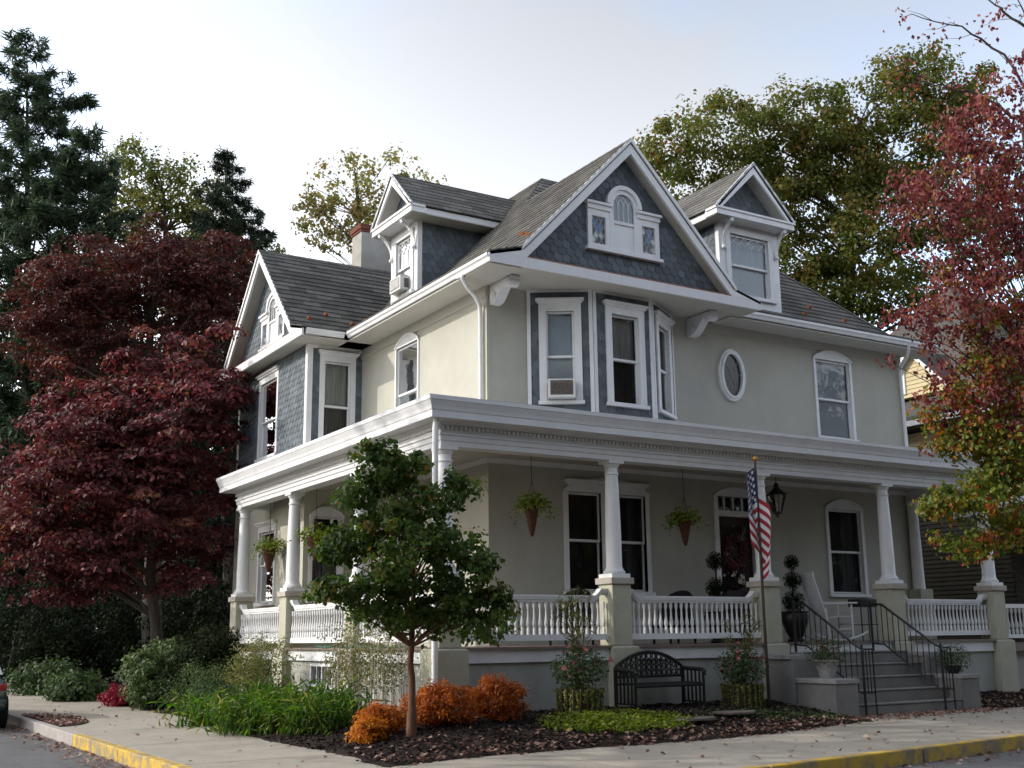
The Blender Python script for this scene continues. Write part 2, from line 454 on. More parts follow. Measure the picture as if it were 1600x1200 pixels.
def leaf_mesh(name, mat, parent, centers, normals, sizes, aspect=0.55, tints=None, axis=None, kite=0.15, kind=None):
    """Leaf blades: one kite-shaped, slightly folded pair of triangles each."""
    n = len(centers)
    c = np.asarray(centers, float)
    nr = np.asarray(normals, float)
    nr = nr / (np.linalg.norm(nr, axis=1, keepdims=True) + 1e-9)
    ax = rng.normal(size=(n, 3)) if axis is None else np.asarray(axis, float)
    ax = ax - nr * (ax * nr).sum(1, keepdims=True)
    ax = ax / (np.linalg.norm(ax, axis=1, keepdims=True) + 1e-9)
    bx = np.cross(nr, ax)
    s = np.asarray(sizes, float).reshape(-1, 1) * np.ones((n, 1))
    a0 = c - ax * s * 0.5
    a1 = c + ax * s * 0.5
    mid = c - ax * s * kite * 0.5 + nr * s * 0.10
    b0 = mid - bx * s * aspect * 0.5
    b1 = mid + bx * s * aspect * 0.5
    V = np.stack([a0, b0, a1, b1], 1).reshape(-1, 3)
    base = np.arange(n) * 4
    T = np.stack([base, base + 1, base + 2, base, base + 2, base + 3], 1).reshape(-1).astype(np.int32)
    me = bpy.data.meshes.new(name)
    me.vertices.add(4 * n)
    me.vertices.foreach_set('co', V.reshape(-1))
    me.loops.add(6 * n)
    me.loops.foreach_set('vertex_index', T)
    me.polygons.add(2 * n)
    me.polygons.foreach_set('loop_start', (np.arange(2 * n) * 3).astype(np.int32))
    at = me.attributes.new('tint', 'FLOAT', 'FACE')
    tt = rng.random(n) if tints is None else np.clip(np.asarray(tints, float), 0, 1)
    at.data.foreach_set('value', np.repeat(tt, 2).astype(np.float32))
    me.materials.append(MATS[mat])
    me.update(calc_edges=True)
    o = bpy.data.objects.new(name, me)
    COL.objects.link(o)
    if parent is not None: o.parent = parent
    if kind: o['kind'] = kind
    return o

# ================================================================== GROUND
def smooth(a, b, x):
    t = max(0.0, min(1.0, (x - a) / (b - a)))
    return t * t * (3 - 2 * t)
def interp(x, pts):
    if x <= pts[0][0]: return pts[0][1]
    for (x0, y0), (x1, y1) in zip(pts, pts[1:]):
        if x <= x1: return y0 + (y1 - y0) * (x - x0) / (x1 - x0)
    return pts[-1][1]
def kerb_y(x): return 9.84 + 0.135 * (x - 9.19)
def bed_y(x): return interp(x, [(5.7, 12.25), (7.2, 12.68), (9.0, 12.78), (11.1, 12.72), (13.0, 13.05), (15.0, 13.65), (20.6, 14.5), (30.0, 15.8), (60, 20)])
def bed_x(y): return interp(y, [(12.2, 5.72), (14.1, 6.0), (16.8, 5.92), (19.4, 6.15), (23.2, 6.5), (26.0, 6.45), (30.0, 6.5), (36.0, 6.7), (60, 7.6)])
def wob(x, y):
    return 0.5 * math.sin(2.3 * x + 1.7 * y) + 0.3 * math.sin(5.1 * x - 3.7 * y + 1.0) + 0.2 * math.sin(9.7 * y + 7.3 * x)
def bed_d(x, y): return min(x - bed_x(y), y - bed_y(x)) + 0.05 * wob(3 * x, 3 * y)
def bed_z(x, y):
    d = bed_d(x, y)
    return 0.10 + 0.10 * smooth(-0.04, 0.16, d) + 0.23 * smooth(0.0, 2.8, d) + 0.015 * wob(2 * x, 2 * y)

g = MB().quad((-1500, -1500, -0.05), (1500, -1500, -0.05), (1500, 1500, -0.05), (-1500, 1500, -0.05)).build('ground', 'ground_soil')
tag(g, 'dark soil and grass ground around the lots', kind='structure')
r = MB()
r.quad((-7, -40, 0), (3.99, -40, 0), (3.99, 220, 0), (-7, 220, 0))
r.quad((4.0, -6, 0), (150, 12, 0), (150, kerb_y(150) + 0.1, 0), (9.0, kerb_y(9.0) + 0.1, 0), (4.0, 14, 0))
road = tag(r.build('road', 'asphalt'), 'grey asphalt street at the corner', kind='structure')

# sidewalk of separate concrete slabs
walk = empty('sidewalk'); tag(walk, 'pale concrete sidewalk of square slabs along both kerbs', kind='structure')
def slab(poly):
    MB().prism([(x, y, 0.02) for x, y in poly], (0, 0, 0.16), random.random()).build('slab', 'concrete', walk, bevel=0.008)
y = 14.2
while y < 46:
    y1 = y + 3.1
    slab([(4.106, y + 0.018), (7.2 if y > 30 else 6.7, y + 0.018), (7.2 if y > 30 else 6.7, y1 - 0.018), (4.106, y1 - 0.018)])
    y = y1
arc = [(7.95 - 3.844 * math.cos(a), 13.7 - 3.844 * math.sin(a)) for a in [math.radians(q) for q in range(0, 91, 10)]]
slab([(6.7, 14.186), (4.106, 14.186)] + arc[:5] + [(6.7, 12.9)])
slab([(6.71, 12.89)] + [arc[4]] + arc[5:] + [(8.15, 9.86), (8.15, 13.2), (6.71, 13.2)])
x = 8.165
while x < 40:
    x1 = x + 2.3
    slab([(x, kerb_y(x) + 0.157), (x1 - 0.034, kerb_y(x1) + 0.157), (x1 - 0.034, bed_y(x1) + 1.2), (x, bed_y(x) + 1.2)])
    x = x1

# kerb of separate stones, painted yellow round the corner
kerb = empty('kerb'); tag(kerb, 'stone kerb with worn yellow paint around the corner', kind='structure')
def kerb_stone(poly, matn):
    MB().prism([(px, py, -0.04) for px, py in poly], (0, 0, 0.225), random.random()).build('kerb_stone', matn, kerb, bevel=0.018)
ycuts = [60, 52, 44, 37, 31, 27.6, 23.6, 20.0, 16.9, 13.7]
for a, b in zip(ycuts, ycuts[1:]):
    kerb_stone([(3.95, b + .008), (4.10, b + .008), (4.10, a - .008), (3.95, a - .008)], 'kerb_yellow' if a <= 20.5 else 'kerb_stone')
for q in range(0, 90, 15):
    ins, outs = [], []
    for k in range(4):
        t = math.radians(q + 0.2 + k * 14.6 / 3)
        outs.append((7.95 - 4.0 * math.cos(t), 13.7 - 4.0 * math.sin(t)))
        ins.append((7.95 - 3.85 * math.cos(t), 13.7 - 3.85 * math.sin(t)))
    kerb_stone(outs + ins[::-1], 'kerb_yellow')
xc = [7.96, 9.4, 12.4, 15.3, 18.3, 21.3, 24.3, 28, 33, 40]
for a, b in zip(xc, xc[1:]):
    kerb_stone([(a + .008, kerb_y(a) if a > 8.5 else 9.7), (b - .008, kerb_y(b)), (b - .008, kerb_y(b) + .15), (a + .008, (kerb_y(a) if a > 8.5 else 9.7) + .15)], 'kerb_yellow')

# mulch bed between the sidewalks and the porch
def grid_mesh(name, x0, x1, y0, y1, st, zf, keep, mat):
    nx, ny = int((x1 - x0) / st) + 1, int((y1 - y0) / st) + 1
    mb = MB()
    vs = [(x0 + i * st, y0 + j * st, zf(x0 + i * st, y0 + j * st)) for j in range(ny) for i in range(nx)]
    fs = []
    for j in range(ny - 1):
        for i in range(nx - 1):
            cx, cy = x0 + (i + .5) * st, y0 + (j + .5) * st
            if keep(cx, cy): fs.append((j * nx + i, j * nx + i + 1, (j + 1) * nx + i + 1, (j + 1) * nx + i))
    mb.add(vs, fs)
    return mb.build(name, mat, smooth=True)
in_bed = lambda x, y: bed_d(x, y) > -0.25 and not (15.5 < x < 19.8 and y > 13.2) and not (x > 8.9 and y > 16.6)
bed = grid_mesh('mulch_bed', 5.5, 30.0, 12.0, 48.0, 0.15, bed_z, in_bed, 'mulch')
tag(bed, 'dark mulch planting bed between sidewalk and porch', kind='structure')
pit = MB()
ring = [(4.11 + 0.80 * math.sin(math.radians(q)), 24.0 - 2.1 * math.cos(math.radians(q))) for q in range(0, 181, 10)]
pit.prism([(px, py, 0.16) for px, py in ring], (0, 0, 0.032))
tag(pit.build('tree_pit', 'mulch'), 'small rounded soil patch cut into the sidewalk by the kerb', kind='structure')

def scatter(name, label, cat, matn, n, sampler, size, aspect=0.6, flat=0.25, lift=0.012, tl=0.0, th=1.0):
    P = []
    while len(P) < n:
        q = sampler()
        if q is not None: P.append(q)
    P = np.array(P); P[:, 2] += lift
    nr = np.column_stack([rng.normal(0, flat, n), rng.normal(0, flat, n), np.ones(n)])
    o = leaf_mesh(name, matn, None, P, nr, rng.uniform(size[0], size[1], n), aspect, tl + (th - tl) * rng.random(n))
    return tag(o, label, cat, kind='stuff')
def s_bed():
    x, y = rng.uniform(5.7, 24), rng.uniform(12.2, 17.0 if rng.random() < .7 else 28)
    if bed_d(x, y) < 0.0 or not in_bed(x, y): return None
    return (x, y, bed_z(x, y))
scatter('mulch_chips', 'dark bark chips covering the planting bed', 'mulch', 'mulch_chip', 15000, s_bed, (0.03, 0.09), 0.45, 0.5)
def s_leaf():
    k = rng.random()
    if k < 0.50:
        x = rng.uniform(6, 24); y = bed_y(x) + abs(rng.normal(0, 0.9)) - 0.05
        if x < 7 and rng.random() < .5: return None
        if in_bed(x, y) and bed_d(x, y) > 0: return (x, y, bed_z(x, y) + 0.01)
        return (x, y, 0.182) if y < 14.8 else None
    if k < 0.64:
        x = rng.uniform(15.4, 22.5); y = 14.75 + .12 * max(0, x - 19) - abs(rng.normal(0, 0.40))
        return (x, y, 0.182) if not in_bed(x, y) else None
    if k < 0.68:
        x = rng.uniform(8.5, 26); y = rng.uniform(kerb_y(x) + .2, bed_y(x))
        return (x, y, 0.182)
    if k < 0.695:
        return (rng.uniform(4.2, 6.2), rng.uniform(12.5, 30), 0.182)
    if k < 0.80:
        q = math.radians(rng.uniform(0, 180)); rr = math.sqrt(rng.random())
        return (4.11 + 0.78 * rr * math.sin(q), 24.0 - 2.0 * rr * math.cos(q), 0.195)
    if k < 0.92:
        return (3.93 - abs(rng.normal(0, 0.25)), rng.uniform(12, 30), 0.004)
    x = rng.uniform(9, 24)
    return (x, kerb_y(x) - 0.03 - abs(rng.normal(0, 0.25)), 0.004)
scatter('fallen_leaves', 'dry fallen leaves strewn over bed, sidewalk and gutter', 'leaves', 'fallen', 3600, s_leaf, (0.045, 0.10), 0.75, 0.45)

# ================================================================== HOUSE
house = empty('house')
tag(house, 'two-storey cream stucco Victorian house with wraparound white columned porch', 'house')
XW, YW, XR = 10.885, 18.6, 22.8          # left wall, front wall, right wall
WX, WY0, WY1 = 9.53, 24.55, 29.45        # side wing: outer wall, near and far walls
ZF, ZE = 1.465, 8.59                     # porch floor, eaves
S = 1.04                                 # roof pitch
ZS = 8.78                                # height where the flared eave meets the main slope
FRONT = Frame((0, YW, 0), (1, 0, 0), (0, -1, 0))
LEFT = Frame((XW, 0, 0), (0, 1, 0), (-1, 0, 0))
WFRONT = Frame((0, WY0, 0), (1, 0, 0), (0, -1, 0))
WLEFT = Frame((WX, 0, 0), (0, 1, 0), (-1, 0, 0))

def wall(name, fr, u0, u1, z0, z1, holes, mat, parent=house, depth=0.22, d=0.0):
    us = sorted({u0, u1} | {h[i] for h in holes for i in (0, 1)})
    zs = sorted({z0, z1} | {h[i] for h in holes for i in (2, 3)})
    mb = MB()
    for a, b in zip(us, us[1:]):
        for p, q in zip(zs, zs[1:]):
            cu, cz = (a + b) / 2, (p + q) / 2
            if any(h[0] < cu < h[1] and h[2] < cz < h[3] for h in holes): continue
            mb.quad(fr.p(a, p, d), fr.p(b, p, d), fr.p(b, q, d), fr.p(a, q, d))
    for a, b, p, q in holes:
        mb.quad(fr.p(a, p, d), fr.p(a, q, d), fr.p(a, q, d - depth), fr.p(a, p, d - depth))
        mb.quad(fr.p(b, p, d), fr.p(b, q, d), fr.p(b, q, d - depth), fr.p(b, p, d - depth))
        mb.quad(fr.p(a, p, d), fr.p(b, p, d), fr.p(b, p, d - depth), fr.p(a, p, d - depth))
        mb.quad(fr.p(a, q, d), fr.p(b, q, d), fr.p(b, q, d - depth), fr.p(a, q, d - depth))
        mb.quad(fr.p(a, p, d - depth), fr.p(b, p, d - depth), fr.p(b, q, d - depth), fr.p(a, q, d - depth))
    return mb.build(name, mat, parent)

def window(fr, u0, u1, z0, z1, head='arch', rise=0.2, case=0.09, blind=None, lower=None, grid=False, mid=None, proud=0.03, d=0.0, label=None, parent=house, lattice=0):
    """Sash window in the opening u0..u1, z0..z1 of a wall plane: casing, sashes, panes, cloth behind."""
    cs = MB()
    for a, b in ((u0 - case, u0 + .005), (u1 - .005, u1 + case)):
        fbox(cs, fr, a, b, z0 - .02, z1, d - .10, d + proud)
    if head == 'arch':
        pts = [(u1 + case, z1), (u1 + case, z1 + .02)]
        for k in range(1, 12):
            t = k / 12
            pts.append((u1 + case + (u0 - u1 - 2 * case) * t, z1 + .02 + rise * math.sin(math.pi * t) ** .8))
        pts += [(u0 - case, z1 + .02), (u0 - case, z1)]
        fpoly(cs, fr, pts, d - .10, d + proud)
        fpoly(cs, fr, [(a, b + .025) for a, b in pts[1:-1]] + [(a, b - .03) for a, b in pts[1:-1]][::-1], d + proud, d + proud + .025)
    else:
        fbox(cs, fr, u0 - case, u1 + case, z1, z1 + .16, d - .10, d + proud + .005)
        fbox(cs, fr, u0 - case - .03, u1 + case + .03, z1 + .16, z1 + .20, d - .05, d + proud + .05)
        fbox(cs, fr, u0 - case - .06, u1 + case + .06, z1 + .20, z1 + .245, d - .05, d + proud + .09)
    fbox(cs, fr, u0 - case - .03, u1 + case + .03, z0 - .09, z0 - .02, d - .10, d + proud + .05)
    o = cs.build('window', 'white_paint', parent)
    if label: o['label'] = label
    zm = mid if mid else z0 + (z1 - z0) * .5
    for i, (a, b, dd) in enumerate(((z0 - .015, zm + .02, -.10), (zm - .02, z1, -.065))):
        sm = MB()
        f = .045
        fbox(sm, fr, u0 + .006, u0 + f, a, b, d + dd, d + dd + .035)
        fbox(sm, fr, u1 - f, u1 - .006, a, b, d + dd, d + dd + .035)
        fbox(sm, fr, u0 + f, u1 - f, a, a + f, d + dd, d + dd + .035)
        fbox(sm, fr, u0 + f, u1 - f, b - f, b, d + dd, d + dd + .035)
        if grid and i == 1:
            fbox(sm, fr, (u0 + u1) / 2 - .012, (u0 + u1) / 2 + .012, a + f, b - f, d + dd + .006, d + dd + .03)
            fbox(sm, fr, u0 + f, u1 - f, (a + b) / 2 - .012, (a + b) / 2 + .012, d + dd + .008, d + dd + .028)
        sm.build('sash', 'white_paint', o)
        pm = MB()
        pm.quad(fr.p(u0 + f, a + f, d + dd + .015), fr.p(u1 - f, a + f, d + dd + .015), fr.p(u1 - f, b - f, d + dd + .015), fr.p(u0 + f, b - f, d + dd + .015))
        pm.build('pane', 'window_glass', o)
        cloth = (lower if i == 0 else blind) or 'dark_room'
        bm = MB()
        if cloth.startswith('curtain'):
            n = 26
            for k in range(n):
                q0, q1 = u0 + (u1 - u0) * k / n, u0 + (u1 - u0) * (k + 1) / n
                w0, w1 = .018 * math.sin(k * 1.9), .018 * math.sin((k + 1) * 1.9)
                bm.quad(fr.p(q0, a, d - .16 + w0), fr.p(q1, a, d - .16 + w1), fr.p(q1, b, d - .16 + w1), fr.p(q0, b, d - .16 + w0))
            bm.build('window_curtain', cloth, o)
        else:
            bm.quad(fr.p(u0, a, d - .118 - .077 * (cloth == 'dark_room')), fr.p(u1, a, d - .118 - .077 * (cloth == 'dark_room')), fr.p(u1, b, d - .118 - .077 * (cloth == 'dark_room')), fr.p(u0, b, d - .118 - .077 * (cloth == 'dark_room')))
            bm.build('window_shade' if cloth != 'dark_room' else 'room_backdrop', cloth, o)
    return o

# ---- pieces (shingles): clipped to convex outlines, kept as single pieces, sorted by how large they show
def clip(poly, clipper):
    out = poly
    n = len(clipper)
    area = sum(clipper[i][0] * clipper[(i + 1) % n][1] - clipper[(i + 1) % n][0] * clipper[i][1] for i in range(n))
    sgn = 1 if area > 0 else -1
    for i in range(n):
        ax, ay = clipper[i]; bx, by = clipper[(i + 1) % n]
        def side(p): return sgn * ((bx - ax) * (p[1] - ay) - (by - ay) * (p[0] - ax))
        inp, out = out, []
        if not inp: return []
        for k in range(len(inp)):
            p, q = inp[k], inp[(k + 1) % len(inp)]
            sp, sq = side(p), side(q)
            if sp >= 0: out.append(p)
            if (sp >= 0) != (sq >= 0):
                t = sp / (sp - sq)
                out.append((p[0] + t * (q[0] - p[0]), p[1] + t * (q[1] - p[1])))
    return out
def area2(poly):
    return abs(sum(poly[i][0] * poly[(i + 1) % len(poly)][1] - poly[(i + 1) % len(poly)][0] * poly[i][1] for i in range(len(poly)))) / 2
PIECES = {'roof_shingle': [], 'wall_shingle': []}
def shingle_field(kind, to3d, polys, normal, course, width, v0, vmax, umin, umax, thick, rounded=False, holes=(), over=0.06, seed=0):
    rnd = random.Random(seed)
    nrm = Vector(normal).normalized()
    j = 0
    v = v0
    while v < vmax:
        off = (0.5 if j % 2 else 0.0) * width + (rnd.uniform(-.03, .03) * width if not rounded else 0)
        u = umin - width + off
        while u < umax + width:
            jit = 0 if rounded else rnd.uniform(-.008, .008)
            a, b = u + .004, u + width - .004
            lo = v + jit
            hi = v + course + over
            if rounded:
                cx, r = (a + b) / 2, (b - a) / 2
                rect = [(a, hi)] + [(a, lo + r * .72)] + [(cx - r * math.cos(q), lo + r * .72 - r * .72 * math.sin(q)) for q in [math.pi * k / 5 for k in range(1, 5)]] + [(b, lo + r * .72), (b, hi)]
            else:
                rect = [(a, lo), (b, lo), (b, hi), (a, hi)]
            cu, cv = (a + b) / 2, (lo + min(hi, v + course)) / 2
            u += width
            if any(h[0] < cu < h[1] and h[2] < cv < h[3] for h in holes): continue
            for h in holes:
                if b > h[0] - .02 and a < h[1] + .02 and hi > h[2] - .02 and lo < h[3] + .02:
                    B = 50.0
                    half = ([(-B, -B), (h[0] - .02, -B), (h[0] - .02, B), (-B, B)] if cu <= h[0] else [(h[1] + .02, -B), (B, -B), (B, B), (h[1] + .02, B)] if cu >= h[1] else
                            [(-B, -B), (B, -B), (B, h[2] - .02), (-B, h[2] - .02)] if cv <= h[2] else [(-B, h[3] + .02), (B, h[3] + .02), (B, B), (-B, B)])
                    rect = clip(rect, half)
            for pl in polys:
                c = clip(rect, pl) if len(rect) > 2 else []
                if len(c) < 3 or area2(c) < .12 * width * course: continue
                tt = rnd.random()
                pts = []
                for (pu, pv) in c:
                    # the butt stands proud, the head tucks under the course above
                    lift = .004 + thick * max(0.0, 1.0 - (pv - lo) / (hi - lo))
                    pts.append((pu, pv, lift))
                base = [Vector(to3d(pu, pv)) + nrm * 0.001 for pu, pv, l in pts]
                top = [Vector(to3d(pu, pv)) + nrm * (l + .003) for pu, pv, l in pts]
                n = len(pts)
                faces = [tuple(range(n))[::-1], tuple(range(n, 2 * n))] + [(k, (k + 1) % n, n + (k + 1) % n, n + k) for k in range(n)]
                ctr = sum(top, Vector()) / n
                view = EYE - ctr
                show = area2(c) * max(0.0, nrm.dot(view.normalized())) / view.length_squared
                PIECES[kind].append((show, base + top, faces, tt))
        v += course
        j += 1

def emit_pieces(kind, mat, limit=300):
    lst = sorted(PIECES[kind], key=lambda q: -q[0])
    for show, vs, fs, tt in lst[:limit]:
        MB().add(vs, fs, 0.02 + .96 * tt).build(kind, mat, house)
    rest = MB()
    for show, vs, fs, tt in lst[limit:]:
        rest.add(vs, fs, 0.02 + .96 * tt)
    if rest.v:
        o = rest.build(kind + 's_beyond', mat, house)
        o['kind'] = 'stuff'

# ---- stucco walls
H_up_right = (19.82, 20.95, 6.12, 7.97)
H_dw1, H_dw2 = (12.68, 13.48, 2.50, 4.42), (13.80, 14.60, 2.50, 4.42)
H_door, H_trans = (16.56, 17.60, ZF, 4.12), (16.56, 17.60, 4.24, 4.54)
H_low_right = (19.88, 20.94, 2.52, 4.42)
wall('wall', FRONT, XW, XR, 0.2, 8.5, [H_up_right, H_dw1, H_dw2, H_door, H_trans, H_low_right], 'stucco')
H_side = (21.56, 22.62, 6.12, 7.98)
H_side_low = (21.5, 22.6, 2.52, 4.42)
wall('wall', LEFT, YW, WY0, 0.2, 8.5, [H_side, H_side_low], 'stucco')
rest = MB()
rest.quad((XR, YW, .2), (XR, 30, .2), (XR, 30, 8.5), (XR, YW, 8.5))
rest.quad((WX, WY1, .2), (XR, WY1, .2), (XR, WY1, 8.5), (WX, WY1, 8.5))
rest.build('wall', 'stucco', house)
H_w1, H_w1l = (9.93, 10.60, 6.05, 8.02), (9.74, 10.42, 2.52, 4.36)
wall('wall', WFRONT, WX, XW, 0.2, 5.6, [H_w1l], 'stucco')
o = wall('wall', WFRONT, WX, XW, 5.6, 8.5, [H_w1], 'grey_shingle'); o['label'] = 'grey shingled upper wall of the side wing'
H_w2, H_w2l = (26.55, 27.75, 6.10, 8.0), (26.38, 27.45, 2.52, 4.20)
wall('wall', WLEFT, WY0, WY1, 0.2, 5.6, [H_w2l], 'stucco')
wall('wall', WLEFT, WY0, WY1, 5.6, 8.5, [H_w2], 'grey_shingle')
window(FRONT, *H_up_right, blind='blind_blue', lower='blind_blue', case=.07, mid=7.02)
def double_window():
    fr = FRONT
    for h in (H_dw1, H_dw2):
        window(fr, *h, head='none', blind='dark_room', case=.0, mid=3.47)
    cs = MB()
    u0, u1, z0, z1 = 12.68, 14.60, 2.5, 4.42
    for a, b in ((u0 - .10, u0 + .005), (13.475, 13.805), (u1 - .005, u1 + .10)):
        fbox(cs, fr, a, b, z0 - .02, z1, -.10, .034)
    pts = [(u1 + .10, z1), (u1 + .10, z1 + .02)] + [(u1 + .10 - (u1 - u0 + .20) * k / 16, z1 + .02 + .27 * math.sin(math.pi * k / 16) ** .8) for k in range(1, 16)] + [(u0 - .10, z1 + .02), (u0 - .10, z1)]
    fpoly(cs, fr, pts, -.09, .036)
    fpoly(cs, fr, [(a, b + .03) for a, b in pts[1:-1]] + [(a, b - .03) for a, b in pts[1:-1]][::-1], .036, .06)
    fbox(cs, fr, u0 - .14, u1 + .14, z0 - .10, z0 - .022, -.10, .09)
    cs.build('window_casing', 'white_paint', house)
double_window()
window(FRONT, *H_low_right, blind='dark_room', lower='curtain_dark', case=.09, mid=3.45)
window(LEFT, *H_side, blind='curtain', lower='curtain_dark', case=.05, mid=6.90, grid=False)
window(LEFT, *H_side_low, case=.07, mid=3.45)
window(WFRONT, *H_w1, head='crown', case=.12, blind='curtain', lower='curtain_dark', mid=6.95)
window(WFRONT, *H_w1l, case=.08, lower='curtain_dark', mid=3.42)
window(WLEFT, *H_w2, head='crown', case=.10, mid=7.0)
window(WLEFT, *H_w2l, head='none', case=.08, mid=3.4)
# front door with transom
d = MB()
fbox(d, FRONT, 16.565, 17.595, ZF, 4.11, -.16, -.11)
for (a, b, p, q) in ((16.68, 17.05, 1.62, 2.35), (17.12, 17.48, 1.62, 2.35)):
    fbox(d, FRONT, a, b, p, q, -.115, -.095)
door = d.build('door', 'door_wood', house)
MB().quad(FRONT.p(16.72, 2.55, -.108), FRONT.p(17.44, 2.55, -.108), FRONT.p(17.44, 3.95, -.108), FRONT.p(16.72, 3.95, -.108)).build('pane', 'window_glass', door)
MB().lathe([(.001, -.03), (.035, -.02), (.035, .02), (.001, .03)], 17.52, YW + .08, 2.45, 10).build('handle', 'gold_ball', door)
tr = MB()
for k in range(5):
    c = 16.56 + 1.04 * k / 4
    fbox(tr, FRONT, c - .02, c + .02, 4.24, 4.54, -.12, -.06)
trn = tr.build('transom', 'white_paint', house)
for k in range(4):
    c = 16.58 + 1.04 * k / 4
    MB().quad(FRONT.p(c, 4.24, -.09), FRONT.p(c + .22, 4.24, -.09), FRONT.p(c + .22, 4.54, -.09), FRONT.p(c, 4.54, -.09)).build('pane', 'window_glass', trn)
MB().quad(FRONT.p(16.56, 4.24, -.20), FRONT.p(17.6, 4.24, -.20), FRONT.p(17.6, 4.54, -.20), FRONT.p(16.56, 4.54, -.20)).build('room_backdrop', 'dark_room', trn)
dc = MB()
for a, b in ((16.45, 16.565), (17.595, 17.71)): fbox(dc, FRONT, a, b, ZF, 4.54, -.1, .035)
fbox(dc, FRONT, 16.565, 17.595, 4.115, 4.235, -.15, .03)
pts = [(17.71, 4.545), (17.71, 4.56)] + [(17.71 - 1.26 * k / 12, 4.56 + .19 * math.sin(math.pi * k / 12) ** .8) for k in range(1, 12)] + [(16.45, 4.56), (16.45, 4.545)]
fpoly(dc, FRONT, pts, -.1, .036)
dc.build('door_casing', 'white_paint', house)
# oval window
ov, ovc = MB(), (17.16, 7.262)
def oval_ring(mb, r0, r1, dd, n=32):
    vs, fs = [], []
    for k in range(n):
        a = 2 * math.pi * k / n
        for (rx, rz), q in ((r0, dd[0]), (r0, dd[1]), (r1, dd[1]), (r1, dd[0])):
            vs.append(FRONT.p(ovc[0] + rx * math.cos(a), ovc[1] + rz * math.sin(a), q))
    for k in range(n):
        i, j = 4 * k, 4 * ((k + 1) % n)
        for s in range(4):
            fs.append((i + s, i + (s + 1) % 4, j + (s + 1) % 4, j + s))
    mb.add(vs, fs)
oval_ring(ov, (.39, .595), (.30, .505), (.0, .06))
oval_ring(ov, (.33, .535), (.275, .48), (.0, .09))
oo = ov.build('oval_window', 'white_paint', house, smooth=True)
om = MB(); fpoly(om, FRONT, [(ovc[0] + .28 * math.cos(2 * math.pi * k / 32), ovc[1] + .485 * math.sin(2 * math.pi * k / 32)) for k in range(32)], .012, .02)
om.build('pane', 'stained_dark', oo)
le = MB()
for (a, b) in (((-.2, .33), (.02, -.05)), ((.2, .33), (-.02, -.05)), ((0, -.05), (-.16, -.38)), ((0, -.05), (.16, -.38)), ((-.27, .02), (.27, .02))):
    le.tube([FRONT.p(ovc[0] + a[0], ovc[1] + a[1], .024), FRONT.p(ovc[0] + b[0], ovc[1] + b[1], .024)], .008, 5)
le.build('leading', 'stone_urn', oo)

# ---- projecting bay on the front
BA, BB, BC, BD = Vector((11.80, 18.6, 0)), Vector((12.91, 17.9, 0)), Vector((14.40, 17.9, 0)), Vector((15.51, 18.6, 0))
BZ0, BZ1 = 5.5, 8.44
for a, b, win in ((BA, BB, dict(u0=.375, u1=.945, blind='blind_blue', lower='blind_white')), (BB, BC, dict(u0=.44, u1=1.13, blind='curtain', lower='curtain_dark')), (BC, BD, dict(u0=.33, u1=.98, blind='curtain', lower='curtain_dark'))):
    dr = (b - a).normalized(); nr = Vector((dr.y, -dr.x, 0))
    fr = Frame(a, dr, nr); Lw = (b - a).length
    h = (win['u0'], win['u1'], 6.16, 7.98)
    wall('bay_wall', fr, 0, Lw, BZ0, BZ1, [h], 'grey_shingle', depth=.2)
    window(fr, *h, head='crown', case=.14, mid=7.05, blind=win['blind'], lower=win['lower'], proud=.05)
    tb = MB()
    fbox(tb, fr, .0, .075, BZ0, BZ1, .003, .035)
    fbox(tb, fr, Lw - .075, Lw, BZ0, BZ1, .003, .035)
    fbox(tb, fr, .075, Lw - .075, BZ1 - .07, BZ1, .003, .03)
    tb.build('bay_trim', 'white_paint', house)
    shingle_field('wall_shingle', lambda u, v, fr=fr: fr.p(u, v, 0), [[(.075, BZ0), (Lw - .075, BZ0), (Lw - .075, BZ1 - .07), (.075, BZ1 - .07)]], nr, .145, .2, BZ0, BZ1, 0, Lw, .012, True, [h], seed=int(a.x * 100))
# inside back of the bay so no light leaks
# ---- front gable
GX, GY, GW = 13.56, 17.3, 17.6           # ridge, rake plane, shingled wall plane
GL, GR = 10.185, 16.935
gz = lambda x: ZS + S * (2.675 - abs(x - GX)) if abs(x - GX) <= 2.675 else ZE + (ZS - ZE) * (3.375 - abs(x - GX)) / .70
GAB = Frame((0, GW, 0), (1, 0, 0), (0, -1, 0))
gm = MB()
fpoly(gm, GAB, [(10.9, 8.55), (16.22, 8.55), (GX, gz(GX) - .12)], -.05, 0)
gm.build('gable_wall', 'grey_shingle', house)
GH = (12.62, 14.40, 9.16, 10.1)
shingle_field('wall_shingle', lambda u, v: GAB.p(u, v, 0), [[(10.95, 8.62), (16.17, 8.62), (GX, gz(GX) - .2)]], (0, -1, 0), .145, .2, 8.62, 11.5, 10.9, 16.3, .014, True, [], seed=5)
